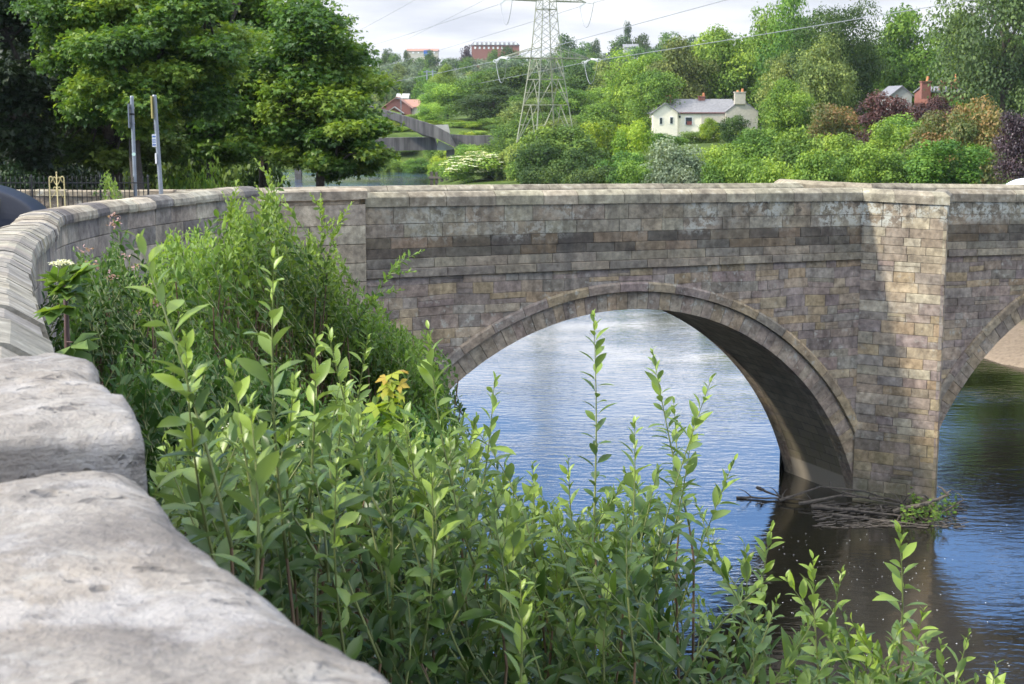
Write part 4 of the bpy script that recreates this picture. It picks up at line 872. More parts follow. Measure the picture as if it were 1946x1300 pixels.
big_tree('dark_tree', 'dark dense tree farther back between the sycamores', 330, -60, 345, 420, 74, LM['yew'], 24000, .24, 27, 330, 6.5, nb=60, depth=9)
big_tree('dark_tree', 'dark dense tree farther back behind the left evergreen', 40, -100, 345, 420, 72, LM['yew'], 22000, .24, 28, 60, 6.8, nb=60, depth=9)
for px, yt, wd, d, mt, vr, lb in [(-160, -60, 260, 70, 'dark', 'big1', 'dark tree just outside the left edge beyond the road'), (-420, -40, 300, 78, 'green', 'big2', 'green tree far outside the left edge'), (-700, -60, 320, 72, 'dark', 'big1', 'dark tree farthest outside the left edge'), (-300, 120, 240, 95, 'green', 'wide1', 'green tree behind the trees outside the left edge'), (-980, -50, 330, 80, 'green', 'big2', 'green tree at the far end of the row outside the left edge')]: tree(px, yt, wd, d, mt, vr, lb)
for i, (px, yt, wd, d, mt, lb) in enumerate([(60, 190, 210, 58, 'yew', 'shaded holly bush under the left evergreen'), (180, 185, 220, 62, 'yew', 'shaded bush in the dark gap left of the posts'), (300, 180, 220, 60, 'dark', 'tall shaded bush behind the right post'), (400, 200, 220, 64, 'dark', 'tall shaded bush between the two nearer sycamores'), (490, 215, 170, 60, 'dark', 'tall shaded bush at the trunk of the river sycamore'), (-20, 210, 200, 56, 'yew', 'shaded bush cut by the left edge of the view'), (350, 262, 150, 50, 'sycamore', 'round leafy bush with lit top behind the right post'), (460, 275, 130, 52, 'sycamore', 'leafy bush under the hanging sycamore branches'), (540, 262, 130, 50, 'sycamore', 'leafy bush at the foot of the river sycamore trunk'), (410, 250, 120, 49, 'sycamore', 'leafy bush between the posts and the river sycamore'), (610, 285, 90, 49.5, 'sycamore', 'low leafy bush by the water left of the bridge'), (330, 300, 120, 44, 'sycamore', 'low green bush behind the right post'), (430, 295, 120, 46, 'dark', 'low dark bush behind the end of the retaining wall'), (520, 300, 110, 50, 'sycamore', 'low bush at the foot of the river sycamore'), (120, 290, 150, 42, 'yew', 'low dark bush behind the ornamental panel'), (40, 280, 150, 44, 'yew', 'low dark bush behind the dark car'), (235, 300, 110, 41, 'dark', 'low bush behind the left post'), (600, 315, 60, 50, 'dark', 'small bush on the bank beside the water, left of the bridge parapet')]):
    tree(px, yt, wd, d, mt, ['bush1', 'bush2', 'bush3'][i % 3], lb, 'bush')
# ------------------------------------------------------------------ shoots and shrubs by the wall
def wall_x(y): return float(np.interp(y, wp[:, 1], wp[:, 0]))
def shoot(T, Bp, ls, cl, mb, r, rad=.0032, sp=.30, young=1.0, bow=.03, leafy=1.0):
    T = np.array(T, float); Bp = np.array(Bp, float); ax = Bp - T; L = np.linalg.norm(ax); side = nrm(np.cross(ax, r.normal(size=3))); n = 9
    pts = [T + ax * (i / (n - 1)) + side * bow * L * math.sin(math.pi * i / (n - 1)) for i in range(n)]
    mb.tube([tuple(p) for p in pts], [rad * (.25 + 1.0 * i / (n - 1)) for i in range(n)], 5)
    up = nrm(-ax); s = .004; ph = r.uniform(0, 6.28); e1 = nrm(np.cross(up, np.array([.3, .9, .1]))); e2 = np.cross(up, e1)
    C = []; D = []; U = []; S = []; t_ = []
    while s < L * leafy:
        k = s / L; p = T + ax * k + side * bow * L * math.sin(math.pi * k); a = min(1, .33 + s / (ls * 2.8)); l = ls * a * r.uniform(.6, 1.2); dv = .26 + .55 * min(1, s / (ls * 3.5)) + r.normal(0, .2)
        o = e1 * math.cos(ph) + e2 * math.sin(ph); d = up * math.cos(dv) + o * math.sin(dv); nn = up * math.sin(dv) - o * math.cos(dv)
        C.append(p); D.append(d + r.normal(0, .15, 3)); U.append(nn + r.normal(0, .4, 3) + np.array([0, 0, .3])); S.append(l); t_.append(np.clip((s / (ls * 5.5)) * (2 - young) * .45 + r.normal(0, .08) + (1 - young) * .3, 0, 1))
        ph += 2.4 + r.normal(0, .2); s += ls * sp * (.45 + .55 * a) * r.uniform(.8, 1.2)
    cl.add(C, D, U, S, t_)
    return pts[-1]
r = np.random.default_rng(11)
ROOTS = [(-.3, 3.3), (-.1, 4.4), (.5, 3.7), (.7, 5.2), (1.2, 4.3), (1.5, 5.6), (2.0, 4.6), (.2, 6.0)]
SL_ = ['goat willow shrub closest to the coping stones with the largest leaves', 'goat willow shrub below the bend of the wall, second along the coping', 'leafy goat willow shrub at the bottom centre beside the near coping', 'goat willow shrub with tall shoots rising in front of the arch', 'goat willow shrub at the bottom right of centre over the water', 'goat willow shrub with slender shoots standing before the blue water', 'goat willow shrub at the bottom right before the dark pier reflection', 'goat willow shrub under the left springing of the arch']
SHR = []
for (x, y), lb in zip(ROOTS, SL_):
    z = float(gz(x, y)) - .1; e = empty('willow_shrub', (x, y, z)); tag(e, lb, 'shrub', 'goat willow shrubs below the near wall'); SHR.append([e, np.array([x, y, z]), MB(), MB(), Cloud()])
def branch_to(sh, p, r):
    e, root, tw, gs, cl = sh; p = Vector(tuple(p)); q = Vector(tuple(root)); mid = p.lerp(q, .45) + Vector((float(r.normal(0, .05)), float(r.normal(0, .05)), .12)); a = p + Vector((float(r.normal(0, .015)), float(r.normal(0, .015)), -.12))
    tw.tube([p, a, mid, mid.lerp(q, .5), q], [.0035, .0042, .008, .013, .018], 5, cap=False)
LIST = [(262, 450, 2.9, 440, 1040, .082), (520, 490, 3.0, 545, 1060, .078), (352, 640, 2.8, 420, 1120, .085), (475, 765, 2.55, 480, 1220, .08), (622, 622, 3.7, 700, 930, .07), (600, 640, 3.4, 585, 1000, .075), (815, 625, 4.2, 880, 1000, .08), (940, 722, 4.4, 880, 1100, .08),
 (1128, 597, 5.0, 1128, 1010, .078), (1240, 665, 5.1, 1310, 1000, .07), (1352, 720, 4.6, 1215, 1240, .085), (1206, 800, 4.2, 1185, 1160, .08), (1012, 880, 5.2, 1000, 1200, .08), (1395, 875, 4.7, 1250, 1300, .08), (1466, 1000, 4.7, 1440, 1320, .075), (1545, 1062, 4.1, 1565, 1370, .08), (1602, 1080, 4.3, 1570, 1380, .075), (1708, 1000, 3.9, 1698, 1340, .085),
 (1755, 1160, 4.1, 1720, 1390, .075), (1842, 1200, 4.0, 1780, 1420, .075), (1893, 1262, 3.9, 1850, 1440, .09), (988, 1085, 2.9, 975, 1440, .075), (700, 640, 4.6, 660, 930, .06), (1280, 760, 5.3, 1290, 1010, .07), (905, 790, 4.6, 830, 1100, .08), (1080, 870, 5.4, 1110, 1110, .08), (660, 700, 3.9, 640, 1050, .075), (440, 690, 3.1, 500, 1060, .08), (560, 720, 3.2, 560, 1100, .08), (760, 750, 4.3, 780, 1040, .08), (1320, 790, 4.9, 1250, 1120, .08), (1160, 1080, 4.0, 1150, 1330, .08), (820, 900, 3.6, 800, 1260, .085), (640, 880, 3.2, 660, 1280, .085)]
def nearest(p): return min(SHR, key=lambda s: (s[1][0] - p[0]) ** 2 + (s[1][1] - p[1]) ** 2)
for tx, ty, d, bx, by, ls in LIST:
    T = at(tx, ty, d); Bp = at(bx, by, d + r.uniform(-.1, .25)); sh = nearest(Bp); st = MB(); cl = Cloud(); b = shoot(T, Bp, ls, cl, st, r, rad=.0035, young=1.0, sp=.25)
    so = st.build('shoot', M['greenstem'], sh[0], smooth=True, attr=False); C_, D_, U_, S_, t_ = cl.arr(); V, F, tt = leaves(C_, D_, U_, S_, t_, TD if ls > .07 else TD2); lo = npmesh('leaves', V, F, LM['willow'], None, {'tint': tt}); lo.parent = so; branch_to(sh, b, r)
TOP = [(290, 850), (340, 800), (430, 770), (520, 760), (650, 735), (760, 765), (860, 770), (960, 860), (1050, 960), (1130, 960), (1200, 900), (1300, 860), (1400, 960), (1470, 1080), (1560, 1130), (1640, 1185), (1720, 1165), (1800, 1225), (1880, 1310), (1930, 1420)]
tX, tY = zip(*TOP); cnt = 0
while cnt < 900:
    px = r.uniform(290, 1910) if r.random() < .27 else r.uniform(290, 1250); y0 = float(np.interp(px, tX, tY)) + 45 * noise.noise(Vector((px * .013, 2.2, 0))); ty = y0 + (1480 - y0) * r.random() ** 1.15
    if ty > 1480: continue
    d = float(np.interp(px, [290, 600, 1000, 1900], [2.7, 3.3, 3.9, 3.7])) + r.uniform(0, 2.6) * (1 if ty < 1150 else .75)
    T = at(px, ty, d)
    if T[0] < wall_x(T[1]) + .16: continue
    ang = r.normal(0, .5); L = r.uniform(.25, .5); Bp = T + np.array([-math.sin(ang) * L, r.normal(0, .12) * L, -L])
    if Bp[0] < wall_x(Bp[1]) + .1: continue
    sh = nearest(Bp); b = shoot(T, Bp, r.uniform(.07, .112), sh[4], sh[3], r, young=float(np.clip(r.uniform(.12, 1.0) - (ty - y0) / 550, 0, 1)), sp=.29, leafy=1.0, bow=.07); 
    if cnt % 5 == 0: branch_to(sh, b, r)
    cnt += 1
for e, root, tw, gs, cl in SHR:
    tw.build('branches', M['twig'], e, smooth=True, attr=False); gs.build('stems', M['greenstem'], e, smooth=True, attr=False); cl.build('foliage', TD, LM['willow'], e)
# mid distance shrubs against the wing wall
def mid_shrub(name, label, px0, px1, tops, dd, mat, n, ls, seed, ylo, T=TS, sp=.3, cat='shrub', L=(.3, .6), spread=160, extra=None, young=(.3, .9), stems='twig'):
    r = np.random.default_rng(seed); pc_ = (px0 + px1) / 2; d0 = float(np.interp(pc_, *zip(*dd))); rt = at(pc_, 800, d0); z = float(gz(rt[0], rt[1])); e = empty(name, (rt[0], rt[1], z)); tag(e, label, cat); mb = MB(); tw = MB(); cl = Cloud(); k = 0; tpx, tpy = zip(*tops)
    root = Vector((rt[0], rt[1], z)); tips = []
    while k < n:
        px = r.uniform(px0, px1); y0 = float(np.interp(px, tpx, tpy)); nz = noise.noise(Vector((px * .03, seed, 0))) + .6 * noise.noise(Vector((px * .09, seed, 4))); ty = y0 + 28 + nz * 75 + (abs(r.normal(0, 1)) * spread if k > 14 else r.uniform(-12, 12)); k += 1
        if ty > ylo: continue
        d = float(np.interp(px, *zip(*dd))) + r.uniform(-.5, 1.1); Tp = at(px, ty, d)
        if Tp[0] < wall_x(Tp[1]) + .12 and name != 'road_plant': Tp[0] = wall_x(Tp[1]) + r.uniform(.12, .35)
        a = r.normal(0, .5); l = r.uniform(*L); Bp = Tp + np.array([-math.sin(a) * l, r.normal(0, .2) * l, -l]); b = shoot(Tp, Bp, ls * r.uniform(.75, 1.15), cl, mb, r, rad=.0035, sp=sp * 1.25, young=r.uniform(*young), bow=.08)
        if k % 4 == 0:
            p = Vector(tuple(b)); tw.tube([p, p.lerp(root, .4) + Vector((float(r.normal(0, .1)), 0, .25)), root.lerp(p, .25), root], [.005, .010, .016, .02], 5, cap=False)
        tips.append(Tp)
    for ex in (extra or []):
        Tp = at(*ex[0]); Bp = at(*ex[1]); shoot(Tp, Bp, ls, cl, mb, r, rad=.005, sp=sp, young=.95, bow=.06); m_ = Vector(tuple(Bp)); tw.tube([m_, m_.lerp(root, .5), root], [.006, .012, .02], 5, cap=False)
        for j in range(7):
            q = Tp + (Bp - Tp) * (j + 1) / 8.5; dr = nrm(Tp - Bp); s2 = nrm(np.cross(dr, r.normal(size=3))); shoot(q + dr * .18 + s2 * .16, q, ls * .9, cl, mb, r, rad=.003, sp=sp, young=.95)
    mb.build('stems', M['greenstem'], e, attr=False); tw.build('branches', M[stems], e, attr=False); cl.build('foliage', T, mat, e); return e, tips
DD = [(120, 7.6), (250, 9.0), (400, 11.5), (550, 13.5), (700, 14.0), (850, 12.5)]
e_, tips = mid_shrub('herb_clump', 'dark leafy herb clump with pale pink flower heads against the wall', 125, 300, [(125, 480), (150, 450), (185, 446), (225, 445), (255, 500), (300, 540)], DD, LM['bindweed'], 520, .06, 41, 860, cat='plant', L=(.2, .45), spread=190, young=(.1, .6))
hd = Cloud(); rr_ = np.random.default_rng(3)
for tp in [t for t in tips if rr_.random() < .16 or tips.index is None][:26] + tips[:7]:
    q = 16; hd.add(tp + rr_.normal(0, .022, (q, 3)) * np.array([1, 1, .45]) + np.array([0, 0, .02]), rr_.normal(size=(q, 3)), np.tile([0, 0, 1.], (q, 1)), np.full(q, .022), rr_.uniform(0, 1, q))
hd.build('flower_heads', TQ, LM['pinkflower'], e_)
mid_shrub('osier_shrub', 'bright willow thicket with upright shoots in front of the dark stained wall', 270, 470, [(270, 500), (300, 440), (330, 420), (365, 404), (400, 425), (440, 380), (470, 370)], DD, LM['osier'], 560, .085, 42, 900, L=(.3, .6), spread=170, young=(.5, 1))
mid_shrub('osier_shrub', 'tallest willow thicket rising over the bridge end pedestal', 440, 640, [(440, 385), (480, 362), (515, 332), (545, 385), (565, 450), (605, 420), (640, 440)], DD, LM['osier'], 640, .08, 43, 880, L=(.3, .7), spread=190, extra=[((515, 322, 13), (520, 520, 13.2)), ((612, 378, 12.6), (600, 560, 12.8)), ((650, 405, 12.8), (610, 600, 13)), ((440, 372, 12), (455, 560, 12.2))], young=(.5, 1))
mid_shrub('osier_shrub', 'rounded willow bush with one arching branch before the left springing', 620, 845, [(620, 500), (660, 520), (700, 560), (740, 575), (790, 590), (820, 650), (845, 740)], DD, LM['osier'], 700, .075, 44, 900, L=(.3, .6), spread=120, extra=[((770, 482, 12.6), (660, 640, 13)), ((718, 575, 12.8), (700, 700, 13))], young=(.4, .95))
mid_shrub('elder_shrub', 'dark lower shrub filling the hollow under the willow thicket', 230, 560, [(230, 640), (400, 640), (560, 660)], [(230, 6.5), (560, 8.5)], LM['bindweed'], 420, .075, 45, 960, L=(.25, .5), spread=150, young=(.0, .5))
mid_shrub('elder_shrub', 'dark lower shrub under the rounded willow bush', 540, 850, [(540, 700), (700, 740), (850, 800)], [(540, 8.0), (850, 9.5)], LM['bindweed'], 420, .075, 46, 1020, L=(.25, .5), spread=130, young=(.0, .5))
# hogweed against the wall, sycamore seedling, small plant by the road
r = np.random.default_rng(8)
hw_ = at(128, 655, 5.0); e = empty('hogweed_plant', (hw_[0], hw_[1], float(gz(hw_[0], hw_[1])))); tag(e, 'hogweed with one flat white flower head and big lobed leaves against the wall', 'plant')
mb = MB(); top = at(118, 515, 5.0); mb.tube([(hw_[0] + .02, 5.0, 6.8), tuple(hw_), tuple(at(126, 585, 5.0)), tuple(top)], [.014, .010, .008, .005], 7); cl = Cloud()
for lx, ly, bx, by in ((165, 512, 120, 545), (150, 545, 122, 560), (95, 520, 118, 545), (172, 552, 124, 575), (98, 580, 121, 590), (140, 500, 119, 530), (105, 545, 119, 560), (150, 668, 126, 650)):
    a = at(bx, by, 5.0); b = at(lx, ly, 4.9 + r.uniform(-.1, .12)); mb.tube([tuple(a), tuple((a + b) / 2 + np.array([0, 0, .015]))], [.003, .002], 5)
    for q in range(3): cl.add([(a + b) / 2 - (b - a) * .1], [nrm(b - a) + r.normal(0, .35, 3)], [np.array([0, -.5, 1.]) + r.normal(0, .15, 3)], [np.linalg.norm(b - a) * .6], [r.uniform(.2, .8)])
mb.build('stem', plain('purple_stem', (.09, .05, .045), .6), e, smooth=True, attr=False); cl.build('leaves', TM, LM['osier'], e)
um = MB(); fc = Cloud()
for k in range(16):
    a = k * 2.4; q = math.sqrt(k / 16) * .042; p = top + np.array([math.cos(a) * q, math.sin(a) * q, .035 - q * .25]); um.tube([tuple(top), tuple(p)], .0012, 4); m = 14; fc.add(p + r.normal(0, .0048, (m, 3)) * np.array([1, 1, .35]), r.normal(size=(m, 3)) * np.array([1, 1, .2]), np.tile([0, -.1, 1.], (m, 1)), np.full(m, .0085), r.uniform(0, .5, m))
uo = um.build('flower_stalks', M['greenstem'], e, attr=False); fo = fc.build('flower_head', TQ, LM['flower'], e)
fc = [(445, 812, 4.2), (612, 815, 4.4), (560, 845, 4.2)]
for k, (px, py, d) in enumerate(fc):
    p = at(px, py, d); e = empty('hogweed_plant', (p[0], p[1], p[2] - 1.6)); tag(e, ['small white umbel between the willow leaves nearest the coping', 'small white umbel deep among the willow stems, right one', 'small white umbel deep among the willow stems, lowest one'][k], 'plant'); mb = MB(); mb.tube([(p[0], p[1], p[2] - 1.6), tuple(p)], [.006, .003], 5); c2 = Cloud(); m = 60
    c2.add(p + r.normal(0, .014, (m, 3)) * np.array([1, 1, .25]), r.normal(size=(m, 3)), np.tile([0, 0, 1.], (m, 1)), np.full(m, .007), r.uniform(0, 1, m)); mb.build('stem', M['greenstem'], e, attr=False); c2.build('flower_head', TQ, LM['flower'], e)
LM['sprout'] = leaf_mat('seedling_leaf', (.46, .30, .06), (.34, .40, .05), (.18, .30, .04), .4, .45, .3, 0)
a = at(738, 705, 3.7); b = at(742, 860, 3.75); e = empty('sycamore_seedling', tuple(b)); tag(e, 'sycamore seedling with yellow leaves and orange tip among the willow shoots', 'plant'); mb = MB(); mb.tube([tuple(b - np.array([0, 0, 1.2])), tuple(b), tuple(a)], [.006, .004, .002], 5); mb.build('stem', M['greenstem'], e, attr=False); cl = Cloud()
for i in range(26):
    k = (i / 26) ** .8; p = a + (b - a) * k * .62 + r.normal(0, .016, 3); cl.add([p], [np.array([r.normal(), r.normal(), -.3])], [np.array([0, -.6, 1]) + r.normal(0, .3, 3)], [.028 + .028 * k], [np.clip(k * 1.1 + r.normal(0, .1), 0, 1)])
cl.build('leaves', TM, LM['sprout'], e)
mid_shrub('road_plant', 'slim bright shrub growing up behind the wall in front of the railings', 182, 222, [(182, 345), (205, 326), (215, 322), (222, 345)], [(180, 31), (222, 31)], LM['osier'], 46, .10, 47, 395, cat='plant', L=(.3, .5), spread=30, young=(.7, 1), stems='greenstem')
# ------------------------------------------------------------------ railings, posts, car
M['iron'] = plain('black_iron', (.018, .018, .02), .5, .3); M['gold'] = plain('faded_gold_paint', (.42, .36, .17), .6); M['galv'] = plain('galvanised_steel', (.22, .245, .28), .45, .35, scale=6, var=.12)
M['white'] = plain('white_paint', (.8, .8, .78), .5, var=.03); M['blue'] = plain('blue_print', (.05, .16, .5), .5, var=.05); M['teal'] = plain('pale_green_reflector', (.45, .62, .55), .3, var=.05); M['yellow'] = plain('yellow_edge', (.6, .5, .16), .5, var=.1)
D0 = 31.5
def zr(y): return float(np.interp(y, wp[:, 1], wp[:, 2])) - 1.12 - .12
fx0, fx1 = at(-160, 340, D0)[0], at(281, 340, D0)[0]; fz = at(100, 336, D0)[2]; fb = zr(D0) - .05
fe = empty('iron_railing', (fx0, D0, fb)); tag(fe, 'black iron railing with thin upright bars behind the retaining wall', 'railing')
mb = MB(); n = 50
for i in range(n):
    x = fx0 + (fx1 - fx0) * i / (n - 1)
    if abs(x - at(109, 340, D0)[0]) < .17: continue
    mb.tube([(x, D0, fb), (x, D0, fz - .03)], .009, 6); mb.tube([(x, D0, fz - .03), (x, D0, fz + .03)], [.012, .001], 6)
mb.build('bars', M['iron'], fe, attr=False)
for k, zz_ in enumerate((at(100, 347.5, D0)[2], fb + .12)):
    mb = MB(); mb.box(((fx0 + fx1) / 2, D0, zz_), (fx1 - fx0, .03, .022)); mb.build('rail', M['iron'], fe, attr=False)
for x in (fx0, at(60, 340, D0)[0], at(190, 340, D0)[0], fx1):
    mb = MB(); mb.box((x, D0, (fb + fz) / 2), (.035, .035, fz - fb)); mb.tube([(x, D0, fz), (x, D0, fz + .05)], [.026, .006], 8); mb.build('post', M['iron'], fe, attr=False)
# ornamental gold panel
gx0, gx1 = at(95, 340, D0)[0], at(123, 340, D0)[0]; gt = at(109, 335, D0)[2]; gm = (gx0 + gx1) / 2; ge = empty('ornamental_panel', (gm, D0 - .03, fb)); tag(ge, 'ornamental ironwork panel with scrolls painted faded gold, set in the black railing', 'railing panel'); Y = D0 - .05
def tub(pts, rad, nm): m_ = MB(); m_.tube([(x, Y, z) for x, z in pts], rad, 6); return m_.build(nm, M['gold'], ge, smooth=True, attr=False)
for sg, x in ((1, gx0), (-1, gx1)):
    pts = [(x, fb), (x, gt - .05)] + [(x + sg * (.035 - .035 * math.cos(a)), gt - .05 + .045 * math.sin(a)) for a in np.linspace(.3, 3.6, 9)] + [(x + sg * .03, gt - .13)]; tub(pts, .014, 'upright')
tub([(gm, fb), (gm, gt + .05)], .013, 'centre_bar')
m_ = MB(); m_.tube([(gm, Y, gt + .05), (gm, Y, gt + .075), (gm, Y, gt + .1)], [.008, .02, .004], 8); m_.build('finial', M['gold'], ge, attr=False)
for sg in (-1, 1):
    tub([(gm + sg * .012, gt - .17), (gm + sg * .05, gt - .12), (gm + sg * .07, gt - .05), (gm + sg * .05, gt - .01), (gm + sg * .02, gt - .03), (gm + sg * .03, gt - .06)], .010, 'scroll')
    tub([(gm + sg * (.045 + .03 * math.cos(a)), gt - .25 + .03 * math.sin(a)) for a in np.linspace(3.1, -2.6, 12)], .009, 'scroll')
    tub([(gm + sg * .01, gt - .28), (gm + sg * .06, gt - .36), (gm + sg * .125, gt - .45)], .007, 'stay')
    tub([(gm + sg * (.065 + (.045 - .004 * i) * math.cos(i * .55 + 1)), fb + .16 + (.045 - .004 * i) * math.sin(i * .55 + 1)) for i in range(11)], .009, 'scroll')
# low stone wall behind the railing
lw = MB(); lp = Path([(at(-60, 360, 34)[0], 34), (at(330, 360, 34)[0], 34)], [at(100, 362, 34)[2]] * 2); 
masonry(lw, lp.map(), 0, lp.c[-1], [-.9, -.62, -.36, -.12], (.3, .6), lambda s, z: vary((.24, .20, .15), .2), None, jit=.015, t=0)
coping(lw, lp, 0, lp.c[-1], (.5, .9), [(-.04, -.12), (-.04, -.02), (0, 0), (.3, 0), (.3, -.12)], lambda s, z: vary((.27, .23, .17), .15), jz=.035, jt=.03); o = lw.build('low_stone_wall', M['stone']); tag(o, 'low pale sandstone wall standing behind the black railing', 'wall')
def pole(px0, py0, px1, py1, d, diam, label):
    t = at(px0, py0, d); b = at(px1, py1, d); gz_ = zr(d); k = (t[2] - gz_) / (t[2] - b[2]); foot = t + (b - t) * k; foot[0] = b[0] + (foot[0] - b[0]) * .3; e = empty('sign_post', (foot[0], foot[1], gz_)); tag(e, label, 'sign post')
    m_ = MB(); m_.tube([tuple(foot), tuple(b), tuple(t)], diam / 2, 14); m_.build('pole', M['galv'], e, smooth=False, attr=False); m_ = MB(); m_.tube([tuple(t), tuple(t + np.array([0, 0, .03]))], [diam / 2 * 1.06, diam / 2 * .8], 14); m_.build('cap', M['galv'], e, attr=False)
    return e, t, b
def onpole(t, b, py, d):
    zz_ = at(973, py, d)[2]; k = (zz_ - b[2]) / (t[2] - b[2]); return b + (t - b) * k
e1, t1, b1 = pole(250.5, 185, 257.5, 370, 31.6, .077, 'thinner grey metal post with a narrow plate seen edge-on near its top')
m_ = MB(); a, c = onpole(t1, b1, 197, 31.6), onpole(t1, b1, 243, 31.6); m_.box(((a[0] + c[0]) / 2 - .065, 31.62, (a[2] + c[2]) / 2), (.02, .34, abs(a[2] - c[2])), .1); m_.build('sign_plate', M['galv'], e1, attr=False)
for py in (205, 217, 234):
    p = onpole(t1, b1, py, 31.6); m_ = MB(); m_.tube([(p[0], 31.6, p[2] - .018), (p[0], 31.6, p[2] + .018)], .048, 12); m_.box((p[0] - .04, 31.6, p[2]), (.05, .03, .03)); m_.build('clamp', M['iron'] if py == 217 else M['galv'], e1, attr=False)
p = onpole(t1, b1, 293, 31.6); m_ = MB(); m_.tube([(p[0] + .012, 31.55, p[2]), (p[0] + .012, 31.52, p[2])], .036, 16); m_.build('round_reflector', M['teal'], e1, attr=False)
e2, t2, b2 = pole(293.5, 183, 306, 365, 32.2, .092, 'thicker grey metal bus stop post with a blue and white panel')
a, c = onpole(t2, b2, 182, 32.2), onpole(t2, b2, 225, 32.2); m_ = MB(); m_.box(((a[0] + c[0]) / 2 - .055, 32.2, (a[2] + c[2]) / 2), (.016, .42, abs(a[2] - c[2])), .1); m_.build('flag_sign', M['yellow'], e2, attr=False)
p = onpole(t2, b2, 236, 32.2); m_ = MB(); m_.tube([(p[0], 32.2, p[2] - .012), (p[0], 32.2, p[2] + .012)], .043, 14); m_.build('white_band', M['white'], e2, attr=False)
p = onpole(t2, b2, 241, 32.2); m_ = MB(); m_.box((p[0] - .05, 32.2, p[2]), (.03, .04, .11)); m_.build('clamp', M['iron'], e2, attr=False)
a, c = onpole(t2, b2, 255, 32.2), onpole(t2, b2, 279, 32.2); zc2 = (a[2] + c[2]) / 2; hh = abs(a[2] - c[2]); xc2 = (a[0] + c[0]) / 2 - .052; m_ = MB(); m_.box((xc2, 32.13, zc2), (.085, .012, hh), .35); tp = m_.build('timetable_panel', M['white'], e2, attr=False)
m_ = MB()
for k in (.32, .05, -.12, -.34): m_.box((xc2, 32.12, zc2 + hh * k), (.068, .004, hh * (.1 if k in (.32, -.34) else .07)), .35)
pr = m_.build('blue_print', M['blue'], None, attr=False); pr.parent = tp; pr.matrix_parent_inverse = tp.matrix_world.inverted()
a, c = onpole(t2, b2, 291, 32.2), onpole(t2, b2, 311, 32.2); m_ = MB(); m_.box(((a[0] + c[0]) / 2 - .047, 32.15, (a[2] + c[2]) / 2), (.03, .03, abs(a[2] - c[2]))); m_.build('narrow_plate', M['white'], e2, attr=False)
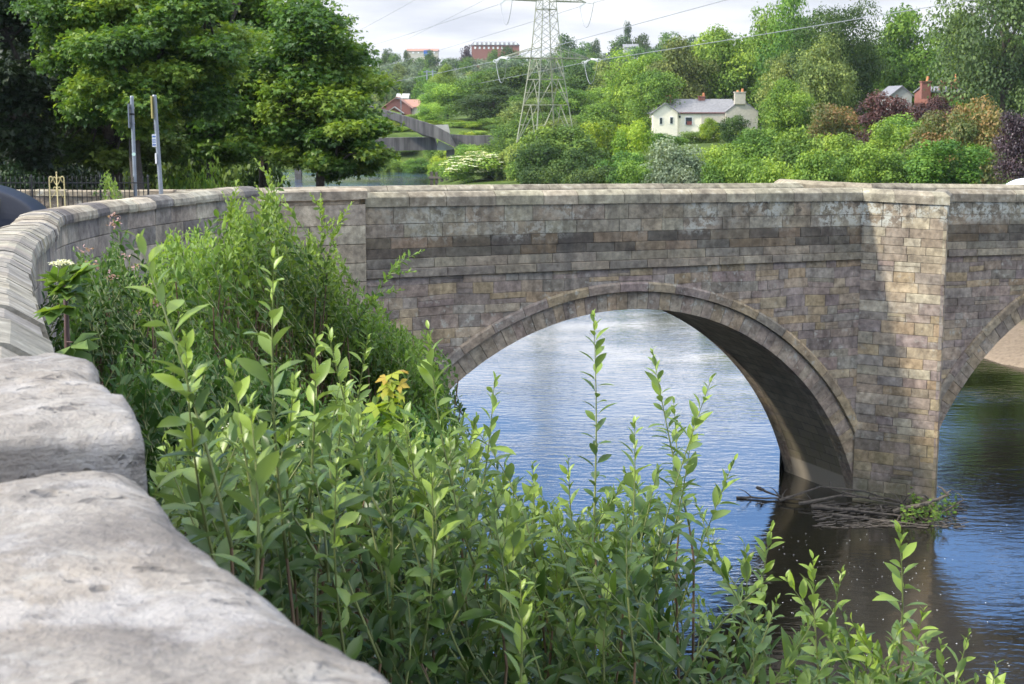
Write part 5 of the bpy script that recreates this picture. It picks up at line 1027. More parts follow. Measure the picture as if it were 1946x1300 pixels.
# cars
M['glass'] = plain('car_glass', (.008, .016, .013), .06, 0, var=.05, spec=.5); M['rubber'] = plain('tyre_rubber', (.02, .02, .02), .85); M['alloy'] = plain('alloy', (.5, .5, .52), .3, .8); M['redlamp'] = plain('red_lamp', (.5, .02, .02), .2)
M['paint_dark'] = plain('dark_blue_paint', (.009, .012, .022), .45, .0, var=.04, spec=.25); M['paint_white'] = plain('white_car_paint', (.8, .8, .8), .25, var=.02, spec=.7)
def car(label, loc, rz, paint, s=1.0):
    e = empty('parked_car', loc, rz); tag(e, label, 'car'); X = [-2.05, -2.0, -1.75, -1.35, -.95, -.4, .2, .7, 1.1, 1.5, 1.85, 2.0, 2.05]
    roof = [.62, .84, 1.14, 1.34, 1.44, 1.48, 1.46, 1.38, 1.16, .94, .86, .72, .55]; belt = [.55, .80, .90, .93, .92, .90, .89, .88, .87, .85, .78, .66, .5]; hw = [.62, .74, .82, .86, .87, .88, .88, .88, .87, .84, .78, .7, .6]
    mb = MB(); vs = []; m = 12
    for x, rf, bl, h in zip(X, roof, belt, hw):
        tw = h * (.97 if rf - bl < .12 else .70); side = [(h * .93, .22), (h, .45), (h * .99, min(bl, rf)), (tw, rf - .06), (tw * .82, rf - .005), (tw * .3, rf + .01)]
        for y, z in side: vs.append((x, y, z))
        for y, z in reversed(side): vs.append((x, -y, z))
    fs = [(i * m + k, (i + 1) * m + k, (i + 1) * m + (k + 1) % m, i * m + (k + 1) % m) for i in range(len(X) - 1) for k in range(m)] + [tuple(range(m)), tuple((len(X) - 1) * m + k for k in reversed(range(m)))]
    mb.add(vs, fs); b = mb.build('body', paint, None, smooth=False, attr=False); local(e, b); bv = b.modifiers.new('soft', 'SUBSURF'); bv.levels = bv.render_levels = 2
    def side_y(x, z, sg):
        h = float(np.interp(x, X, hw)); rf = float(np.interp(x, X, roof)); bl = float(np.interp(x, X, belt)); tw = h * .70; k = (z - bl) / max(.01, rf - .06 - bl); return sg * (h * .99 + (tw - h * .99) * k + .004)
    for sg in (-1, 1):
        for xa, xb in ((-1.35, -.98), (-.93, -.1), (-.04, .75)):
            g = MB(); q = []
            for i in range(5):
                x = xa + (xb - xa) * i / 4; rf = float(np.interp(x, X, roof)); bl = float(np.interp(x, X, belt)); q += [(x, side_y(x, bl + .03, sg), bl + .03), (x, side_y(x, max(bl + .04, rf - .13), sg), max(bl + .04, rf - .13))]
            g.add(q, [(2 * i, 2 * i + 2, 2 * i + 3, 2 * i + 1) if sg < 0 else (2 * i + 1, 2 * i + 3, 2 * i + 2, 2 * i) for i in range(4)]); local(e, g.build('side_window', M['glass'], None, attr=False))
        for x in (-1.3, 1.32):
            wv = MB(); wv.tube([(x, sg * .70, .32), (x, sg * .90, .32)], .32, 20); t_ = wv.build('wheel', M['rubber'], None, attr=False); local(e, t_); wv = MB(); wv.tube([(x, sg * .895, .32), (x, sg * .91, .32)], .2, 16); rm_ = wv.build('rim', M['alloy'], None, attr=False); rm_.parent = t_
        g = MB(); g.box((-1.98, sg * .68, .78), (.08, .16, .2)); local(e, g.build('tail_lamp', M['redlamp'], None, attr=False)); g = MB(); g.box((1.93, sg * .6, .68), (.1, .24, .12)); local(e, g.build('headlight', M['white'], None, attr=False))
    g = MB(); g.add([(-1.93, -.52, .93), (-1.93, .52, .93), (-1.5, .42, 1.22), (-1.5, -.42, 1.22)], [(3, 2, 1, 0)]); g.v = [(x + .03, y, z + .01) for x, y, z in g.v]; local(e, g.build('rear_window', M['glass'], None, attr=False))
    g = MB(); g.add([(1.38, -.66, 1.0), (1.38, .66, 1.0), (.78, .55, 1.36), (.78, -.55, 1.36)], [(0, 1, 2, 3)]); g.v = [(x + .02, y, z + .03) for x, y, z in g.v]; local(e, g.build('windscreen', M['glass'], None, attr=False)); e.scale = (s, s, s); return e
cx_ = at(72, 355, 26.5)
car('dark blue hatchback parked behind the wall at the left edge', (cx_[0] - 2.12, 26.9, zr(26.5) + .09), math.pi + .12, M['paint_dark'], 1.06)
wc_ = at(1950, 341, 66); car('white car passing beyond the far parapet at the right edge', (wc_[0] + .9, 66.5, wc_[2] - 1.42), math.pi * 0 + .4, M['paint_white'])
rp = MB(); q = wc_; rp.box((q[0] + 3.0, 67.5, q[2] - 1.75), (14, 9, .6), .4); o = rp.build('approach_road', plain('asphalt_far', (.06, .06, .06), .9), attr=False); tag(o, kind='structure')
# ------------------------------------------------------------------ pylon and its lines
M['steel'] = plain('pylon_steel', (.27, .28, .20), .55, .2, scale=.6, var=.25); M['insul'] = plain('white_insulator', (.75, .76, .76), .3, var=.03); M['wire'] = plain('aluminium_wire', (.30, .31, .33), .5, .4)
pcx = at(1037, 275, 220); PZ = pcx[2]; PX, PY = pcx[0], 220.0; TH = R_(26); pz = [PZ, PZ + 5.6, PZ + 12.2, PZ + 16, PZ + 20, PZ + 27.5, PZ + 36]; pa = [3.15, 2.4, 1.62, 1.34, 1.05, .85, .35]
py_ = empty('pylon', (PX, PY, float(gz(PX, PY)))); tag(py_, 'tall lattice steel electricity pylon standing on the far bank', 'pylon')
def pl(x, y, z): return (PX + x * math.cos(TH) - y * math.sin(TH), PY + x * math.sin(TH) + y * math.cos(TH), z)
def pa_(z): return float(np.interp(z, pz, pa))
CN = [(-1, -1), (1, -1), (1, 1), (-1, 1)]
for cx, cy in CN:
    mb = MB(); mb.tube([pl(cx * 3.4, cy * 3.4, PZ - 1.2)] + [pl(cx * a, cy * a, z) for a, z in zip(pa, pz)], [.105, .105, .10, .09, .08, .07, .06, .05], 4); mb.build('leg', M['steel'], py_, attr=False)
mb = MB(); lv = [PZ, PZ + 5.6, PZ + 9.2, PZ + 12.2, PZ + 14, PZ + 15.8, PZ + 17.5, PZ + 19, PZ + 20.5, PZ + 22, PZ + 24, PZ + 26, PZ + 28, PZ + 30.5, PZ + 33, PZ + 36]
for k in range(4):
    (ax, ay), (bx, by) = CN[k], CN[(k + 1) % 4]
    for i, (z0, z1) in enumerate(zip(lv[:-1], lv[1:])):
        a0, a1 = pa_(z0), pa_(z1); r0 = .065 if i < 3 else .038
        if i < 3:
            mx_, my_ = (ax + bx) / 2, (ay + by) / 2; mb.tube([pl(ax * a0, ay * a0, z0), pl(mx_ * a1, my_ * a1, z1)], r0, 4); mb.tube([pl(bx * a0, by * a0, z0), pl(mx_ * a1, my_ * a1, z1)], r0, 4)
            for f in (.5,):
                zf = z0 + (z1 - z0) * f; af = pa_(zf); mb.tube([pl(ax * af, ay * af, zf), pl((ax * a0 + mx_ * a1) / 2, (ay * a0 + my_ * a1) / 2, zf)], .045, 4); mb.tube([pl(bx * af, by * af, zf), pl((bx * a0 + mx_ * a1) / 2, (by * a0 + my_ * a1) / 2, zf)], .045, 4)
        else: mb.tube([pl(ax * a0, ay * a0, z0), pl(bx * a1, by * a1, z1)], r0, 4); mb.tube([pl(bx * a0, by * a0, z0), pl(ax * a1, ay * a1, z1)], r0, 4)
        if i in (0, 1, 2, 3, 7, 10, 12): mb.tube([pl(ax * a0, ay * a0, z0 + .02), pl(bx * a0, by * a0, z0 + .02)], .06, 4)
mb.build('bracing', M['steel'], py_, attr=False)
ARM = [(PZ + 12.2, 7.2), (PZ + 20.2, 6.4), (PZ + 28, 5.6)]
WR = []
for az, al in ARM:
    for sg in (-1, 1):
        a = pa_(az); tip = (sg * al, 0, az); mb = MB()
        for cy in (-1, 1):
            mb.tube([pl(sg * a, cy * a, az), pl(*tip)], .075, 4); mb.tube([pl(sg * pa_(az + 1.5), cy * pa_(az + 1.5), az + 1.5), pl(*tip)], .06, 4)
            for f in (.25, .5, .75):
                x = sg * (a + (al - a) * f); mb.tube([pl(x, cy * a * (1 - f), az), pl(x, cy * a * (1 - f), az + 1.5 * (1 - f))], .035, 4)
                f2 = f - .25; x2 = sg * (a + (al - a) * f2); mb.tube([pl(x2, cy * a * (1 - f2), az + 1.5 * (1 - f2)), pl(x, cy * a * (1 - f), az)], .035, 4)
        mb.build('crossarm', M['steel'], py_, attr=False)
        T = Vector(pl(*tip)); ai = [q_[0] for q_ in ARM].index(az)
        fpx, fpy, fY = {(0, -1): (690, 160, 420), (1, -1): (680, 89, 420), (2, -1): (702, 42, 420), (0, 1): (825, 168, 373), (1, 1): (825, 92, 373), (2, 1): (830, 40, 373)}[(ai, sg)]
        npx, npy, nY = {0: (1326, 0, 150), 1: (1326, -150, 150), 2: (1326, -280, 150)}[ai] if sg < 0 else {0: (1744, 0, 135), 1: (1744, -170, 135), 2: (1744, -300, 135)}[ai]
        FE = Vector(tuple(at(fpx, fpy, fY))); FE = T + (FE - T) * ((640 - T.y) / (FE.y - T.y)); NE = Vector(tuple(at(npx, npy, nY))); NE = T + (NE - T) * ((-30 - T.y) / (NE.y - T.y))
        ends = []
        for tgt in (FE, NE):
            dr = (tgt - T).normalized(); dr.z -= .10; dr.normalize(); E_ = T + dr * 3.6; m_ = MB(); m_.tube([T, E_], .03, 5)
            for k in range(11): q = T + dr * (.5 + k * .27); m_.tube([q, q + dr * .1], [.15, .10], 8)
            rg = [E_ + Vector((math.cos(a2) * .35, 0, math.sin(a2) * .22)) for a2 in np.linspace(0, 6.283, 13)]; m_.tube(rg, .035, 5, cap=False); m_.build('insulator_string', M['insul'], py_, attr=False); ends.append(E_)
        lp_ = [ends[0].lerp(ends[1], f) + Vector((0, 0, -3.2 * 4 * f * (1 - f))) for f in np.linspace(0, 1, 13)]; m_ = MB(); m_.tube(lp_, .04, 5, cap=False); m_.build('jumper_loop', M['wire'], py_, attr=False)
        nm = {0: 'lowest', 1: 'middle', 2: 'topmost'}[[x[0] for x in ARM].index(az)]
        for E_, tgt, w_, sag in ((ends[0], FE, 'going to the hill', .6), (ends[1], NE, 'coming overhead', .6)):
            m_ = MB(); m_.tube([E_.lerp(tgt, f) + Vector((0, 0, -sag * 4 * f * (1 - f))) for f in np.linspace(0, 1, 25)], .038, 5, cap=False); o = m_.build('power_line', M['wire'], None, attr=False)
            tag(o, f'power line from the {"left" if sg < 0 else "right"} end of the {nm} pylon arm, {w_}', 'power line', 'power lines on the pylon')
# small far pylon and lamp post seen by the hillside
fp = at(817, 158, 430); e = empty('small_pylon', (fp[0], fp[1], fp[2] - 2)); tag(e, 'small grey twin pole mast low on the far hillside above the red houses', 'mast')
for sx in (-.8, .8): m_ = MB(); m_.tube([(fp[0] + sx, 430, fp[2] - 6), (fp[0] + sx, 430, fp[2] + 3.6)], .22, 6); m_.build('pole', M['galv'], e, attr=False)
m_ = MB(); m_.box((fp[0], 430, fp[2] + 3.1), (3.6, .3, .3)); m_.build('cross_beam', M['galv'], e, attr=False)
# ------------------------------------------------------------------ buildings
M['render_white'] = plain('white_render', (.86, .80, .64), .8, scale=3, var=.05); M['render_beige_shaded'] = plain('beige_and_shaded_render', (.50, .46, .38), .85, scale=3, var=.1); M['slate'] = plain('slate', (.20, .20, .21), .6, bump=.3, scale=3, var=.2)
M['brick'] = plain('red_brick', (.25, .105, .08), .85, scale=6, var=.2); M['tile'] = plain('red_tile', (.36, .19, .14), .8, scale=5, var=.2); M['pot'] = plain('clay_pot', (.60, .24, .10), .7); M['pane'] = plain('window_glass', (.04, .05, .06), .1, spec=.8); M['timber'] = plain('dark_red_timber', (.20, .06, .05), .6); M['greywall'] = plain('grey_render', (.40, .40, .37), .8, scale=4, var=.06)
def obox(name, c, size, mat, parent, rot=0): m_ = MB(); m_.box(c, size, rot); return m_.build(name, mat, parent, attr=False)
def gable(parent, x0, x1, y0, y1, z0, ze, zr_, wallm, roofm, axis='x', ov=.25, names=('wall', 'roof')):
    m_ = MB()
    if axis == 'x': v = [(x0, y0, z0), (x1, y0, z0), (x1, y1, z0), (x0, y1, z0), (x0, y0, ze), (x1, y0, ze), (x1, y1, ze), (x0, y1, ze), (x0, (y0 + y1) / 2, zr_), (x1, (y0 + y1) / 2, zr_)]; f = [(0, 1, 5, 4), (2, 3, 7, 6), (1, 2, 6, 9, 5), (3, 0, 4, 8, 7)]
    else: v = [(x0, y0, z0), (x1, y0, z0), (x1, y1, z0), (x0, y1, z0), (x0, y0, ze), (x1, y0, ze), (x1, y1, ze), (x0, y1, ze), ((x0 + x1) / 2, y0, zr_), ((x0 + x1) / 2, y1, zr_)]; f = [(0, 1, 5, 8, 4), (2, 3, 7, 9, 6), (1, 2, 6, 5), (3, 0, 4, 7)]
    m_.add(v, f); w_ = m_.build(names[0], wallm, parent, attr=False); m_ = MB(); th = .14
    if axis == 'x':
        k = (zr_ - ze) / ((y1 - y0) / 2); 
        for sg in (-1, 1):
            ye = (y0 - ov) if sg < 0 else (y1 + ov); ym = (y0 + y1) / 2; zE = ze - ov * k; q = [(x0 - ov, ye, zE), (x1 + ov, ye, zE), (x1 + ov, ym, zr_ + .02), (x0 - ov, ym, zr_ + .02)]; m_.add(q + [(a, b, c + th) for a, b, c in q], [(3, 2, 1, 0), (4, 5, 6, 7), (0, 1, 5, 4), (1, 2, 6, 5), (2, 3, 7, 6), (3, 0, 4, 7)])
    else:
        k = (zr_ - ze) / ((x1 - x0) / 2)
        for sg in (-1, 1):
            xe = (x0 - ov) if sg < 0 else (x1 + ov); xm = (x0 + x1) / 2; zE = ze - ov * k; q = [(xe, y0 - ov, zE), (xe, y1 + ov, zE), (xm, y1 + ov, zr_ + .02), (xm, y0 - ov, zr_ + .02)]; m_.add(q + [(a, b, c + th) for a, b, c in q], [(3, 2, 1, 0), (4, 5, 6, 7), (0, 1, 5, 4), (1, 2, 6, 5), (2, 3, 7, 6), (3, 0, 4, 7)])
    rf = m_.build(names[1], roofm, parent, attr=False); return w_, rf
def chim(parent, px, ytop, ybot, wpx, d, mat, pots=((0, 8),), dep=.8):
    a = at(px, ytop, d); b = at(px, ybot, d); wd = wpx / FPX * d; o = obox('chimney', (a[0], d, (a[2] + b[2]) / 2), (wd, dep, a[2] - b[2]), mat, parent); c = obox('chimney_cap', (a[0], d, a[2] + .05), (wd + .16, dep + .16, .14), mat, None); c.parent = o; c.matrix_parent_inverse = o.matrix_world.inverted()
    for dx_, hp in pots:
        m_ = MB(); x = a[0] + dx_ / FPX * d; m_.tube([(x, d, a[2] + .1), (x, d, a[2] + .1 + hp / FPX * d)], [.2, .16], 10); q = m_.build('chimney_pot', M['pot'], None, attr=False); q.parent = o
def win(parent, px, py, wp_, hp, d, frame=None, y=None):
    c = at(px, py, d); w_, h_ = wp_ / FPX * d, hp / FPX * d; f = obox('window', (c[0], d - .03, c[2]), (w_, .06, h_), frame or M['white'], parent); g = obox('pane', (c[0], d - .07, c[2]), (w_ * .78, .02, h_ * .84), M['pane'], None); g.parent = f; return f
d = 230.0; X_ = lambda px, dd=230.0: at(px, 210, dd)[0]; Z_ = lambda py, dd=230.0: at(1300, py, dd)[2]
hs = empty('white_cottage', (X_(1320), 234, 6)); tag(hs, 'white rendered cottage with a slate roof among the trees', 'house')
gable(hs, X_(1241), X_(1288), d, d + 7, 5.5, Z_(214), Z_(197), M['render_white'], M['slate'], 'y', .3, ('left_gable_wall', 'left_gable_roof'))
gable(hs, X_(1262), X_(1396), d + .6, d + 7.5, 5.5, Z_(215), Z_(190), M['render_white'], M['slate'], 'x', .2, ('front_wall', 'main_roof'))
obox('side_wall', ((X_(1334) + X_(1378)) / 2, d + .55, (5.5 + Z_(215.5)) / 2), (X_(1378) - X_(1334), .16, Z_(215.5) - 5.5), M['render_beige_shaded'], hs)
obox('gutter', ((X_(1290) + X_(1378)) / 2, d + .38, Z_(214.5)), (X_(1378) - X_(1290), .14, .14), M['timber'], hs)
gable(hs, X_(1379), X_(1440), d - .4, d + 6.5, 5.5, Z_(213), Z_(190), M['render_beige_shaded'], M['slate'], 'y', .08, ('right_gable_wall', 'right_gable_roof'))  # right gable's shade is painted in with this darker beige render
chim(hs, 1269, 187, 200, 13, d + 3.5, M['brick'], ((-3, 5), (4, 5))); chim(hs, 1333, 184, 196, 12, d + 4, M['brick'], ((4, 6),)); chim(hs, 1406, 176, 198, 20, d - .2, M['render_beige_shaded'], ((-4, 3), (5, 6)), 1.0)
win(hs, 1256, 230, 6, 14, d); win(hs, 1276, 229, 6.5, 14, d); fw = win(hs, 1309, 230, 15, 16, d + .58); obox('red_curtain', (X_(1311), d + .47, Z_(234)), (.75, .03, .55), M['timber'], hs); win(hs, 1292, 222, 4, 5, d + .58)
# brick house among the copper bushes
d2 = 172.0; X2 = lambda px: at(px, 170, d2)[0]; Z2 = lambda py: at(1700, py, d2)[2]
h2 = empty('brick_house', (X2(1780), d2 + 3, 6)); tag(h2, 'brick house half hidden by bushes with three tall chimneys and clay pots', 'house')
gable(h2, X2(1765), X2(1832), d2, d2 + 6, 5.5, Z2(176), Z2(166), M['brick'], M['slate'], 'x', .15); chim(h2, 1759, 156, 188, 17, d2 - .3, M['brick'], ((4, 9),)); chim(h2, 1790, 157, 172, 9, d2 + 1, M['brick'], ((0, 5),)); chim(h2, 1815, 157, 172, 15, d2 + 2, M['brick'], ((2, 14),))
h3 = empty('grey_house', (X2(1712), d2 + 3, 6)); tag(h3, 'small grey gabled house showing above the copper bush', 'house'); gable(h3, X2(1698), X2(1738), d2 + 1, d2 + 7, 5.5, Z2(181), Z2(165), M['greywall'], M['slate'], 'y', .2)
# red houses by the footbridge
d3 = 345.0; X3 = lambda px: at(px, 200, d3)[0]; Z3 = lambda py: at(750, py, d3)[2]
h4 = empty('red_house', (X3(755), d3 + 4, 8)); tag(h4, 'red brick house with its gable end facing the river beyond the footbridge', 'house'); gable(h4, X3(728), X3(780), d3, d3 + 9, 6, Z3(204), Z3(185), M['brick'], M['tile'], 'y', .5); gable(h4, X3(738), X3(764), d3 - 2, d3, 6, Z3(213), Z3(204), M['brick'], M['greywall'], 'y', .5, ('porch_wall', 'porch_roof'))
h5 = empty('tiled_house', (X3(783), d3 + 9, 8)); tag(h5, 'house with red tiled roof and cream wall right of the red brick gable', 'house'); gable(h5, X3(760), X3(792), d3 + 5, d3 + 13, 6, Z3(203), Z3(190), M['render_white'], M['tile'], 'x', .4)
h6 = empty('grey_roof_house', (X3(765), d3 + 30, 8)); tag(h6, 'pale roofed house showing above the red brick gable', 'house'); gable(h6, at(756, 190, 375)[0], at(776, 190, 375)[0], 372, 380, 6, at(760, 187, 372)[2], at(760, 179, 376)[2], M['greywall'], M['greywall'], 'x', .3)
lpz = at(762, 190, 300); e = empty('street_lamp', (lpz[0], 300, 6)); tag(e, 'slender pale street lamp in front of the red brick gable', 'street lamp'); m_ = MB(); m_.tube([(lpz[0], 300, 6), (lpz[0], 300, at(762, 187, 300)[2])], .08, 6); m_.build('pole', M['galv'], e, attr=False); m_ = MB(); m_.box((lpz[0] - .5, 300, at(762, 187, 300)[2]), (1.2, .2, .12)); m_.build('lamp_head', M['galv'], e, attr=False)
# skyline blocks
d4 = 800.0; X4 = lambda px: at(px, 90, d4)[0]; Z4 = lambda py: at(900, py, d4)[2]
h7 = empty('brick_block', (X4(935), d4, 25)); tag(h7, 'long red brick block with a grey mansard roof on the skyline', 'building'); obox('wall', ((X4(896) + X4(987)) / 2, d4 + 5, (20 + Z4(86)) / 2), (X4(987) - X4(896), 10, Z4(86) - 20), M['brick'], h7)
m_ = MB(); xa, xb = X4(893), X4(988); v = [(xa, d4 - .3, Z4(86)), (xb, d4 - .3, Z4(86)), (xb, d4 + 10.3, Z4(86)), (xa, d4 + 10.3, Z4(86)), (xa + 2, d4 + 1.6, Z4(79)), (xb - 2, d4 + 1.6, Z4(79)), (xb - 2, d4 + 8.5, Z4(79)), (xa + 2, d4 + 8.5, Z4(79))]; m_.add(v, [(3, 2, 1, 0), (4, 5, 6, 7), (0, 1, 5, 4), (1, 2, 6, 5), (2, 3, 7, 6), (3, 0, 4, 7)]); m_.build('mansard_roof', M['slate'], h7, attr=False)
for i in range(10):
    px = 903 + i * 8.6; obox('dormer', (X4(px), d4 + .1, Z4(83)), (1.1, 1.6, 1.3), M['white'], h7)
    if i < 7: obox('window', (X4(px), d4 - .05, Z4(91)), (.9, .16, 1.1), M['white'], h7)
h8 = empty('pale_block', (X4(800), d4, 25)); tag(h8, 'low pale building with a blue panel on the skyline left of the brick block', 'building'); gable(h8, X4(773), X4(832), d4, d4 + 9, 18, Z4(97), Z4(92.5), M['render_beige_shaded'], M['tile'], 'x', .3); obox('blue_panel', (X4(812), d4 - .1, Z4(101)), (3.8, .2, 3.0), M['blue'], h8)
for px, w_ in ((785, 4), (795, 3), (825, 3)): obox('window', (X4(px), d4 - .1, Z4(100)), (w_ * .25, .2, .8), M['white'], h8)
h9 = empty('far_roof', (X4(1158), d4, 25)); tag(h9, 'grey roof of a house half hidden on the skyline right of the pylon', 'house'); gable(h9, X4(1146), X4(1168), d4 - 150, d4 - 142, 15, at(1150, 90, 650)[2], at(1150, 84, 650)[2], M['greywall'], M['slate'], 'x', .3)
h10 = empty('far_red_house', (X4(700), d4, 25)); tag(h10, 'tiny red roofed house on the skyline beside the sycamore edge', 'house'); gable(h10, X4(688), X4(710), d4 - 60, d4 - 52, 12, at(700, 108, 742)[2], at(700, 101, 746)[2], M['brick'], M['tile'], 'x', .3)
# concrete footbridge
def conc():
    m, nt, o = newmat('stained_concrete'); V = N(nt, 'ShaderNodeTexCoord').outputs['Object']; s = noise_(nt, V, .9, 5, .6, st=(1.6, 1.6, .12)); n_ = noise_(nt, V, .5, 5); c = mixc(nt, rmp(nt, s, .38, .62), (.085, .08, .075), (.19, .18, .165)); c = mixc(nt, rmp(nt, n_, .35, .65), c, mixc(nt, 1.0, c, (.75, .75, .8), 'MULTIPLY'))
    b = N(nt, 'ShaderNodeBsdfPrincipled', i_Roughness=.9); nt.links.new(c, b.inputs[0]); nt.links.new(b.outputs[0], o.inputs[0]); return m
M['conc'] = conc(); M['conc_pale'] = plain('pale_concrete', (.42, .41, .36), .9, scale=1, var=.15)
fb_ = empty('concrete_footbridge', (at(855, 300, 250)[0], 250, 0)); tag(fb_, 'grey concrete footbridge with a rising ramp across the river beyond the elder', 'footbridge')
def slab(name, pts, y0, y1, mat):
    a = [at(px, py, y0) for px, py in pts]; b = [p + np.array([0, y1 - y0, 0]) for p in a]; n_ = len(a); m_ = MB(); m_.add([tuple(p) for p in a + b], [tuple(range(n_))[::-1], tuple(range(n_, 2 * n_))] + [(i, (i + 1) % n_, n_ + (i + 1) % n_, n_ + i) for i in range(n_)]); return m_.build(name, mat, fb_, attr=False)
slab('deck', [(520, 266), (826, 260.5), (832, 285), (716, 287.5), (520, 289)], 250, 252.5, M['conc']); slab('ramp', [(700, 200), (752, 215), (825, 238), (852, 253), (868, 282), (858, 277), (832, 264), (808, 257), (785, 248), (762, 233), (700, 212)], 246.5, 248.6, M['conc'])
slab('ramp_soffit', [(700, 213), (760, 234), (806, 259.5), (826, 261.5), (826, 258), (790, 246), (700, 206)], 248.7, 250.6, M['conc']); slab('haunch', [(833, 267), (866, 283), (846, 286), (830, 285.5)], 248.8, 250, M['conc_pale'])
slab('approach_parapet', [(852, 255), (898, 258), (1015, 255), (1015, 276), (900, 276), (868, 283)], 249, 250.5, M['conc']); slab('column', [(848, 283), (863, 283), (863, 345), (849, 345)], 249.5, 251, M['conc']); slab('upstand', [(824, 238), (851, 237), (855, 252), (850, 262), (845, 258), (828, 247)], 248.8, 250.4, M['conc_pale']); slab('left_column', [(560, 284), (572, 284), (572, 350), (560, 350)], 250.3, 251.8, M['conc'])
pp = empty('timber_piling', tuple(atz(835, 349, 0))); tag(pp, 'short row of brown timber piles at the water edge below the elder', 'piling'); w0 = atz(835, 349, 0)
for i in range(4): x = w0[0] - 1.1 + i * .75; obox('pile', (x, w0[1] - .3 * i, .4), (.42, .3, 2.6), M['driftwood'], pp)
obox('waling', (w0[0], w0[1] - .7, .9), (3.2, .14, .3), M['driftwood'], pp, -.35)
# ------------------------------------------------------------------ driftwood and plant at the pier, foam
r = random.Random(4)
def log(pts, r0, label, name='drift_branch', twigs=5, cat='driftwood', grp='driftwood caught at the pier'):
    P = [Vector(tuple(p)) for p in pts]; o_ = MB(); n_ = 14; sp_ = [];
    for i in range(len(P) - 1):
        for k in range(5): sp_.append(P[i].lerp(P[i + 1], k / 5) + Vector((r.uniform(-1, 1), r.uniform(-1, 1), r.uniform(-.4, .4))) * r0 * .5)
    sp_.append(P[-1]); o_.tube(sp_, [r0 * .8 * (1 - .8 * i / (len(sp_) - 1)) for i in range(len(sp_))], 7)
    for t in range(twigs):
        a = sp_[r.randrange(2, len(sp_))]; q = a + Vector((r.uniform(-.5, .3), r.uniform(-.5, .2), r.uniform(.0, .3))) * 1.0; o_.tube([a, a.lerp(q, .5) + Vector((0, 0, .05)), q], [r0 * .4, r0 * .25, .005], 5)
    o = o_.build(name, M['driftwood'], attr=False); tag(o, label, cat, grp)
Q = lambda px, py, z=.05: atz(px, py, z)
log([Q(1400, 945, .03), Q(1470, 947, .05), Q(1560, 952, .06)], .05, 'dark thin branch floating left of the pier, longest to the left')
log([Q(1438, 926, .25), Q(1465, 938, .12), Q(1500, 948, .03)], .06, 'short forked branch end sticking up left of the pier')
log([Q(1480, 952, .08), Q(1560, 925, .35), Q(1640, 932, .35), Q(1730, 962, .15)], .05, 'arching pale branch across the foot of the pier')
log([Q(1520, 958, .1), Q(1600, 942, .28), Q(1700, 950, .22), Q(1790, 975, .1)], .06, 'second pale branch lying lower across the foot of the pier')
log([Q(1540, 962, .05), Q(1640, 972, .08), Q(1740, 985, .05)], .09, 'thick dark log lying in the water before the pier', twigs=3)
log([Q(1580, 978, .03), Q(1680, 990, .03), Q(1790, 1000, .02)], .06, 'thin waterlogged branch nearest the viewer at the pier', twigs=3)
log([Q(1700, 972, .1), Q(1755, 958, .4), Q(1800, 942, .6), Q(1806, 930, .75)], .10, 'crooked dark stump rising at the pier tip', twigs=3)
log([Q(1790, 975, .05), Q(1822, 955, .35), Q(1832, 950, .4)], .04, 'twig sticking up right of the pier plant', twigs=2)
log([Q(1600, 935, .5), Q(1660, 950, .3), Q(1760, 968, .12)], .035, 'thin reddish brown branch tangled against the pier face')
pc0 = Q(1765, 980, .0); e = empty('nettle_clump', tuple(pc0)); tag(e, 'round leaved green plant growing on the driftwood at the pier tip', 'plant'); cl = Cloud(); mb = MB(); rr_ = np.random.default_rng(9)
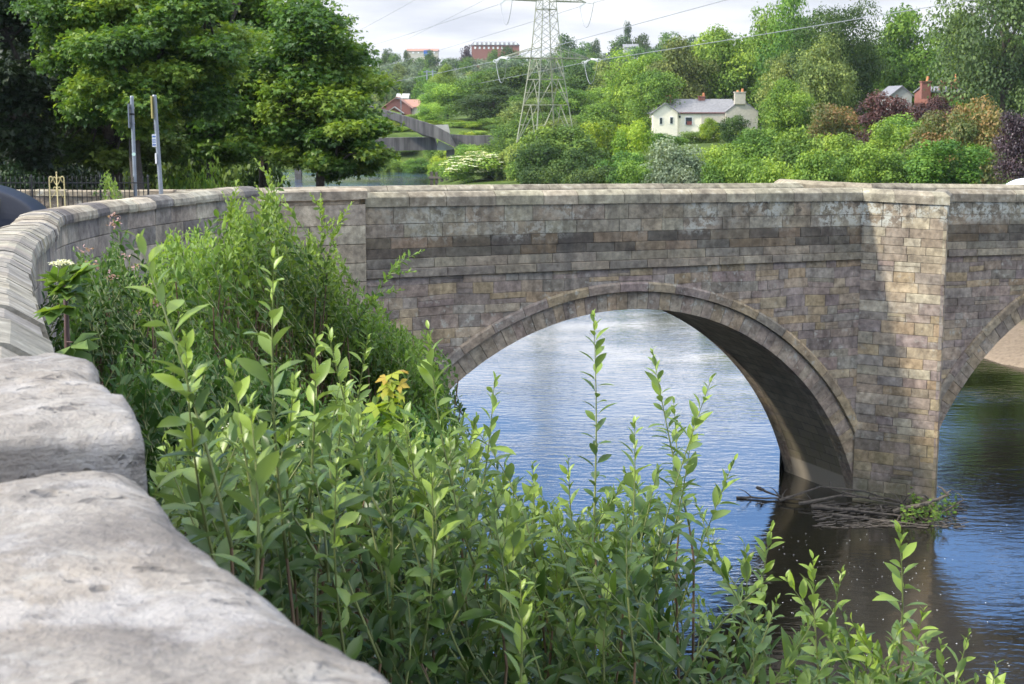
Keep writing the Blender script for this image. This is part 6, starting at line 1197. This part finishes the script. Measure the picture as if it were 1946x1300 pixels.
for i in range(46):
    p = Q(rr_.uniform(1712, 1815), rr_.uniform(968, 1000), 0); q = p + np.array([rr_.normal(0, .12), rr_.normal(0, .1), rr_.uniform(.15, .6)]); mb.tube([tuple(p), tuple(q)], .006, 4)
    for k in range(9): w_ = p + (q - p) * rr_.uniform(.3, 1.05); cl.add([w_ + rr_.normal(0, .05, 3)], [rr_.normal(size=3) * np.array([1, 1, .3])], [np.array([0, -.3, 1]) + rr_.normal(0, .3, 3)], [rr_.uniform(.07, .14)], [rr_.uniform(.1, .9)])
mb.build('stems', M['greenstem'], e, attr=False); cl.build('foliage', tmpl_detail(.34, .15, .15), LM['green'], e)
mt = MB(); 
for i in range(260):
    p = Q(rr_.uniform(1540, 1815), rr_.uniform(955, 1003), .015); a = rr_.uniform(-.5, .5); l = rr_.uniform(.1, .5); mt.tube([tuple(p), (p[0] + math.cos(a) * l, p[1] + math.sin(a) * l, rr_.uniform(.01, .06))], .012, 4)
o = mt.build('floating_debris', M['driftwood'], attr=False); tag(o, 'mat of twigs and reeds floating round the foot of the pier', 'debris', kind='stuff')
fm = MB()
for i in range(170):
    px = rr_.uniform(1300, 1940); py = rr_.uniform(990, 1280)
    if rr_.random() < .35: px, py = rr_.uniform(1480, 1760), rr_.uniform(1010, 1150)
    p = Q(px, py, .012); s_ = rr_.uniform(.006, .02); n_ = 6; fm.add([(p[0] + math.cos(k * 6.283 / n_) * s_ * rr_.uniform(.6, 1.2), p[1] + math.sin(k * 6.283 / n_) * s_ * rr_.uniform(.6, 1.2), .016) for k in range(n_)], [tuple(range(n_))])
o = fm.build('foam_specks', M['white'], attr=False); tag(o, 'tiny white foam specks drifting on the dark water', 'foam', kind='stuff')
hz = MB(); hz.add([(x, y, z) for z in (-3.5, 95.0) for x, y in ((-1520, -220), (1520, -220), (1520, 2230), (-1520, 2230))], [(3, 2, 1, 0), (4, 5, 6, 7), (0, 1, 5, 4), (1, 2, 6, 5), (2, 3, 7, 6), (3, 0, 4, 7)])
hm, hnt, ho = newmat('haze_air'); pv = N(hnt, 'ShaderNodeVolumePrincipled', i_Density=HAZE, i_Anisotropy=.3); pv.inputs['Color'].default_value = (.86, .92, 1.0, 1); hnt.links.new(pv.outputs[0], ho.inputs['Volume']); o = hz.build('haze', hm, attr=False); tag(o, kind='stuff')
#@@END
